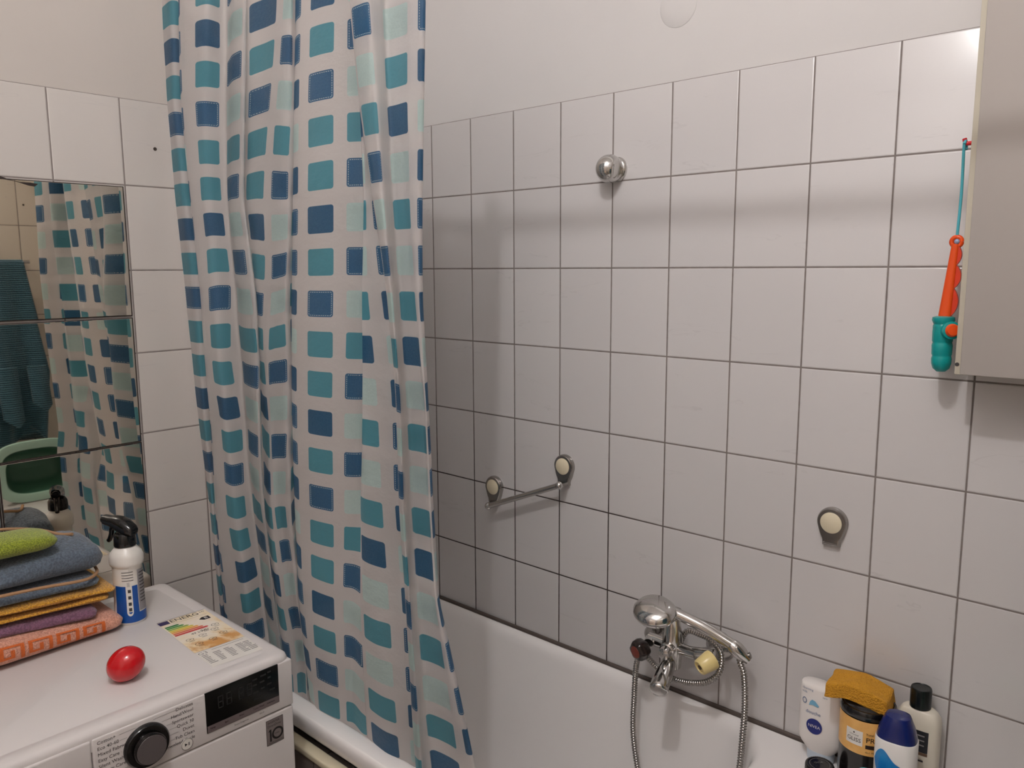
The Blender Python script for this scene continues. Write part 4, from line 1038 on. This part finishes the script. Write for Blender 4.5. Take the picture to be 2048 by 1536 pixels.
# ------------------------------------------------------------------ things seen only in the mirror
m_ttow = terry('dark_teal_terry', (66, 108, 122), (34, 64, 78), 220, True)
rl = thing('towel_rail', 'plain chrome towel rail on the far cream wall, carrying the teal towel', 'towel rail', (XF, -.55, 1.632))
bm = nb(); tube(bm, [(XF-.055, -.80, 1.632), (XF-.055, -.33, 1.632)], .007, 14); obj('bar', bm, m_chrome_dull, rl)
for yy in (-.79, -.345):
    bm = nb(); tube(bm, [(XF-.0005, yy, 1.632), (XF-.055, yy, 1.632)], .006, 12); obj('bracket', bm, m_chrome_dull, rl)
bm = nb(); g = []
NY, NZ2 = 50, 60
for j in range(NZ2+1):
    q = j/NZ2; z = 1.644-q*.80; row_ = []
    yr = -.357+.070*min(q/.62, 1)-(.035*max(q-.62, 0)/.38); yl = -.78-.02*q
    for i in range(NY+1):
        s_ = i/NY; y = yl+(yr-yl)*s_
        fold = .014*math.sin(s_*19+q*2.2)*min(1, .15+q*1.3)*(.4+.6*s_)+.006*math.sin(s_*43-q*3)*q
        x = XF-.066-fold-.010*q
        zz = z
        if j == NZ2: zz += .05*math.sin(s_*9)+.02*math.sin(s_*23)
        if j == 0: x = XF-.058; zz = 1.6415
        row_.append(V((x, y, zz)))
    g.append(row_)
back = [[V((min(p.x+.009, XF-.004), p.y, p.z)) for p in r] for r in g]
vg = [[bm.verts.new(p) for p in r] for r in g]; vb = [[bm.verts.new(p) for p in r] for r in back]
for A_, fl in ((vg, False), (vb, True)):
    for j in range(NZ2):
        for i in range(NY):
            q = [A_[j][i], A_[j+1][i], A_[j+1][i+1], A_[j][i+1]]; bm.faces.new(q[::-1] if fl else q)
for j in range(NZ2):
    for i in (0, NY): bm.faces.new((vg[j][i], vb[j][i], vb[j+1][i], vg[j+1][i]))
for i in range(NY):
    for j in (0, NZ2): bm.faces.new((vg[j][i], vg[j][i+1], vb[j][i+1], vb[j][i]))
bmesh.ops.recalc_face_normals(bm, faces=list(bm.faces))
tt_ = thing('bath_towel', 'dark teal ribbed bath towel hanging on the far wall, seen in the mirror', 'towel', (XF-.06, -.55, 1.63))
obj('cloth', bm, m_ttow, tt_, angle=180)
for (y0_, z0_, w, h) in ((-.345, .98, .075, .20), (-.46, .92, .08, .26), (-.56, .90, .09, .24)):
    bm = nb(); n = 14; ra = []; rb_ = []
    for i in range(n+1):
        q = i/n; y = y0_-w/2+w*q
        ra.append(V((XF-.108-.012*math.sin(q*PI), y, z0_+h))); rb_.append(V((XF-.118-.020*math.sin(q*PI), y+.01, z0_+.07*abs(q-.6))))
    ra2 = [p+V((.008, 0, 0)) for p in ra]; rb2 = [p+V((.008, 0, 0)) for p in rb_]
    rings(bm, [ra+ra2[::-1], rb_+rb2[::-1]]); obj('corner_flap', bm, m_ttow, tt_)

# mint baby bath leaning on end of the tub deck
mb_ = thing('baby_bath', 'mint green plastic baby bath standing on edge on the bathtub end', 'baby bath', (1.85, -.42, RZ))
m_mint = mat('mint_plastic', (168, 200, 184), .35); m_dmint = mat('darker_green_basin', (70, 112, 92), .4)  # basin colour is a darker green than the rim
cz_, hy_, hz_ = RZ+.001+.123, .165, .123
def bring(ins, x, e=3.2):
    return [V((x-.10, -.425+(hy_-ins)*math.copysign(abs(math.cos(a))**(2/e), math.cos(a)), cz_+(hz_-ins)*math.copysign(abs(math.sin(a))**(2/e), math.sin(a)))) for a in [2*PI*i/64 for i in range(64)]]
bm = nb(); rings(bm, [bring(.004, 1.900), bring(0, 1.893), bring(.003, 1.886), bring(.018, 1.883), bring(.034, 1.886), bring(.038, 1.894)], False, False)
obj('rim', bm, m_mint, mb_)
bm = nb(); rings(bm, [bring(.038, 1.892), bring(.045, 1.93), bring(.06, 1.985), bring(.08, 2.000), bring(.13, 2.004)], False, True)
obj('basin', bm, m_dmint, mb_)['label'] = 'hollow basin, darker green than the rim'
bm = nb(); rings(bm, [bring(.006, 1.898), bring(.03, 1.940), bring(.05, 1.992), bring(.075, 2.012), bring(.13, 2.014)], False, True); obj('outer_shell', bm, m_mint, mb_)
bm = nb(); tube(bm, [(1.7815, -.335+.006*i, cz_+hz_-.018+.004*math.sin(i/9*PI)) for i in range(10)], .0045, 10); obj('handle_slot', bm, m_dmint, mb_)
ux_, uy_ = 1.70, -.275
ps = thing('lidded_pot', 'small white ribbed pot with mint lid, seen in the mirror beside the baby bath', 'pot', (ux_, uy_, RZ))
bm = nb(); lathe(bm, [(.030, 0), (.032, .004)]+[(.032+.0012*(k % 2), .006+k*.006) for k in range(14)]+[(.030, .092)], (ux_, uy_, RZ+.0005), (0, 0, 1), 32); obj('pot_body', bm, m_cream, ps)
bm = nb(); lathe(bm, [(.033, .0925), (.034, .094), (.034, .108), (.031, .111), (.0001, .112)], (ux_, uy_, RZ+.0005), (0, 0, 1), 32); obj('lid', bm, mat('bright_mint_lid', (110, 196, 164), .3), ps)

# ------------------------------------------------------------------ lights
def point(name, loc, power, radius, col):
    l = bpy.data.lights.new(name, 'POINT'); l.energy = power; l.shadow_soft_size = radius; l.color = col
    o = bpy.data.objects.new(name, l); COL.objects.link(o); o.location = loc; return o
LX, LY, LZ = 1.56, -1.6, 3.1
lamp = thing('ceiling_lamp', 'bare bulb ceiling lamp on the bathroom ceiling near the door', 'lamp', (LX, LY, ZC))
bm = nb(); lathe(bm, [(.055, 0), (.055, .012), (.045, .03), (.02, .035), (.02, .075)], (LX, LY, ZC), (0, 0, -1), 32); obj('lamp_holder', bm, m_white_pl, lamp)
o = point('bulb_light', (LX, LY, LZ), 46, .03, (1, .985, .985)); o.parent = lamp; o.matrix_parent_inverse = lamp.matrix_world.inverted()

hl = thing('added_hall_lamp', 'added fill lamp on the ceiling of the unseen hall behind the camera', 'lamp', (.35, -3.1, ZC))
bm = nb(); lathe(bm, [(.06, 0), (.06, .015), (.02, .03), (.02, .06)], (.35, -3.1, ZC), (0, 0, -1), 32); obj('lamp_holder', bm, m_white_pl, hl)
o = point('hall_fill_light', (.35, -3.1, 3.05), 50, .1, (1, .99, .99)); o.parent = hl; o.matrix_parent_inverse = hl.matrix_world.inverted()  # added light, bounces in through the doorway as fill

w = bpy.data.worlds.new('world'); scn.world = w; w.use_nodes = True
w.node_tree.nodes['Background'].inputs[0].default_value = (.9, .86, .84, 1); w.node_tree.nodes['Background'].inputs[1].default_value = .05
scn.view_settings.view_transform = 'Standard'; scn.view_settings.look = 'None'
scn.view_settings.gamma = 1; scn.view_settings.use_curve_mapping = False
scn.view_settings.exposure = -0.10
scn.cycles.use_denoising = True
scn.cycles.max_bounces = 10; scn.cycles.diffuse_bounces = 5; scn.cycles.glossy_bounces = 5; scn.cycles.transparent_max_bounces = 12
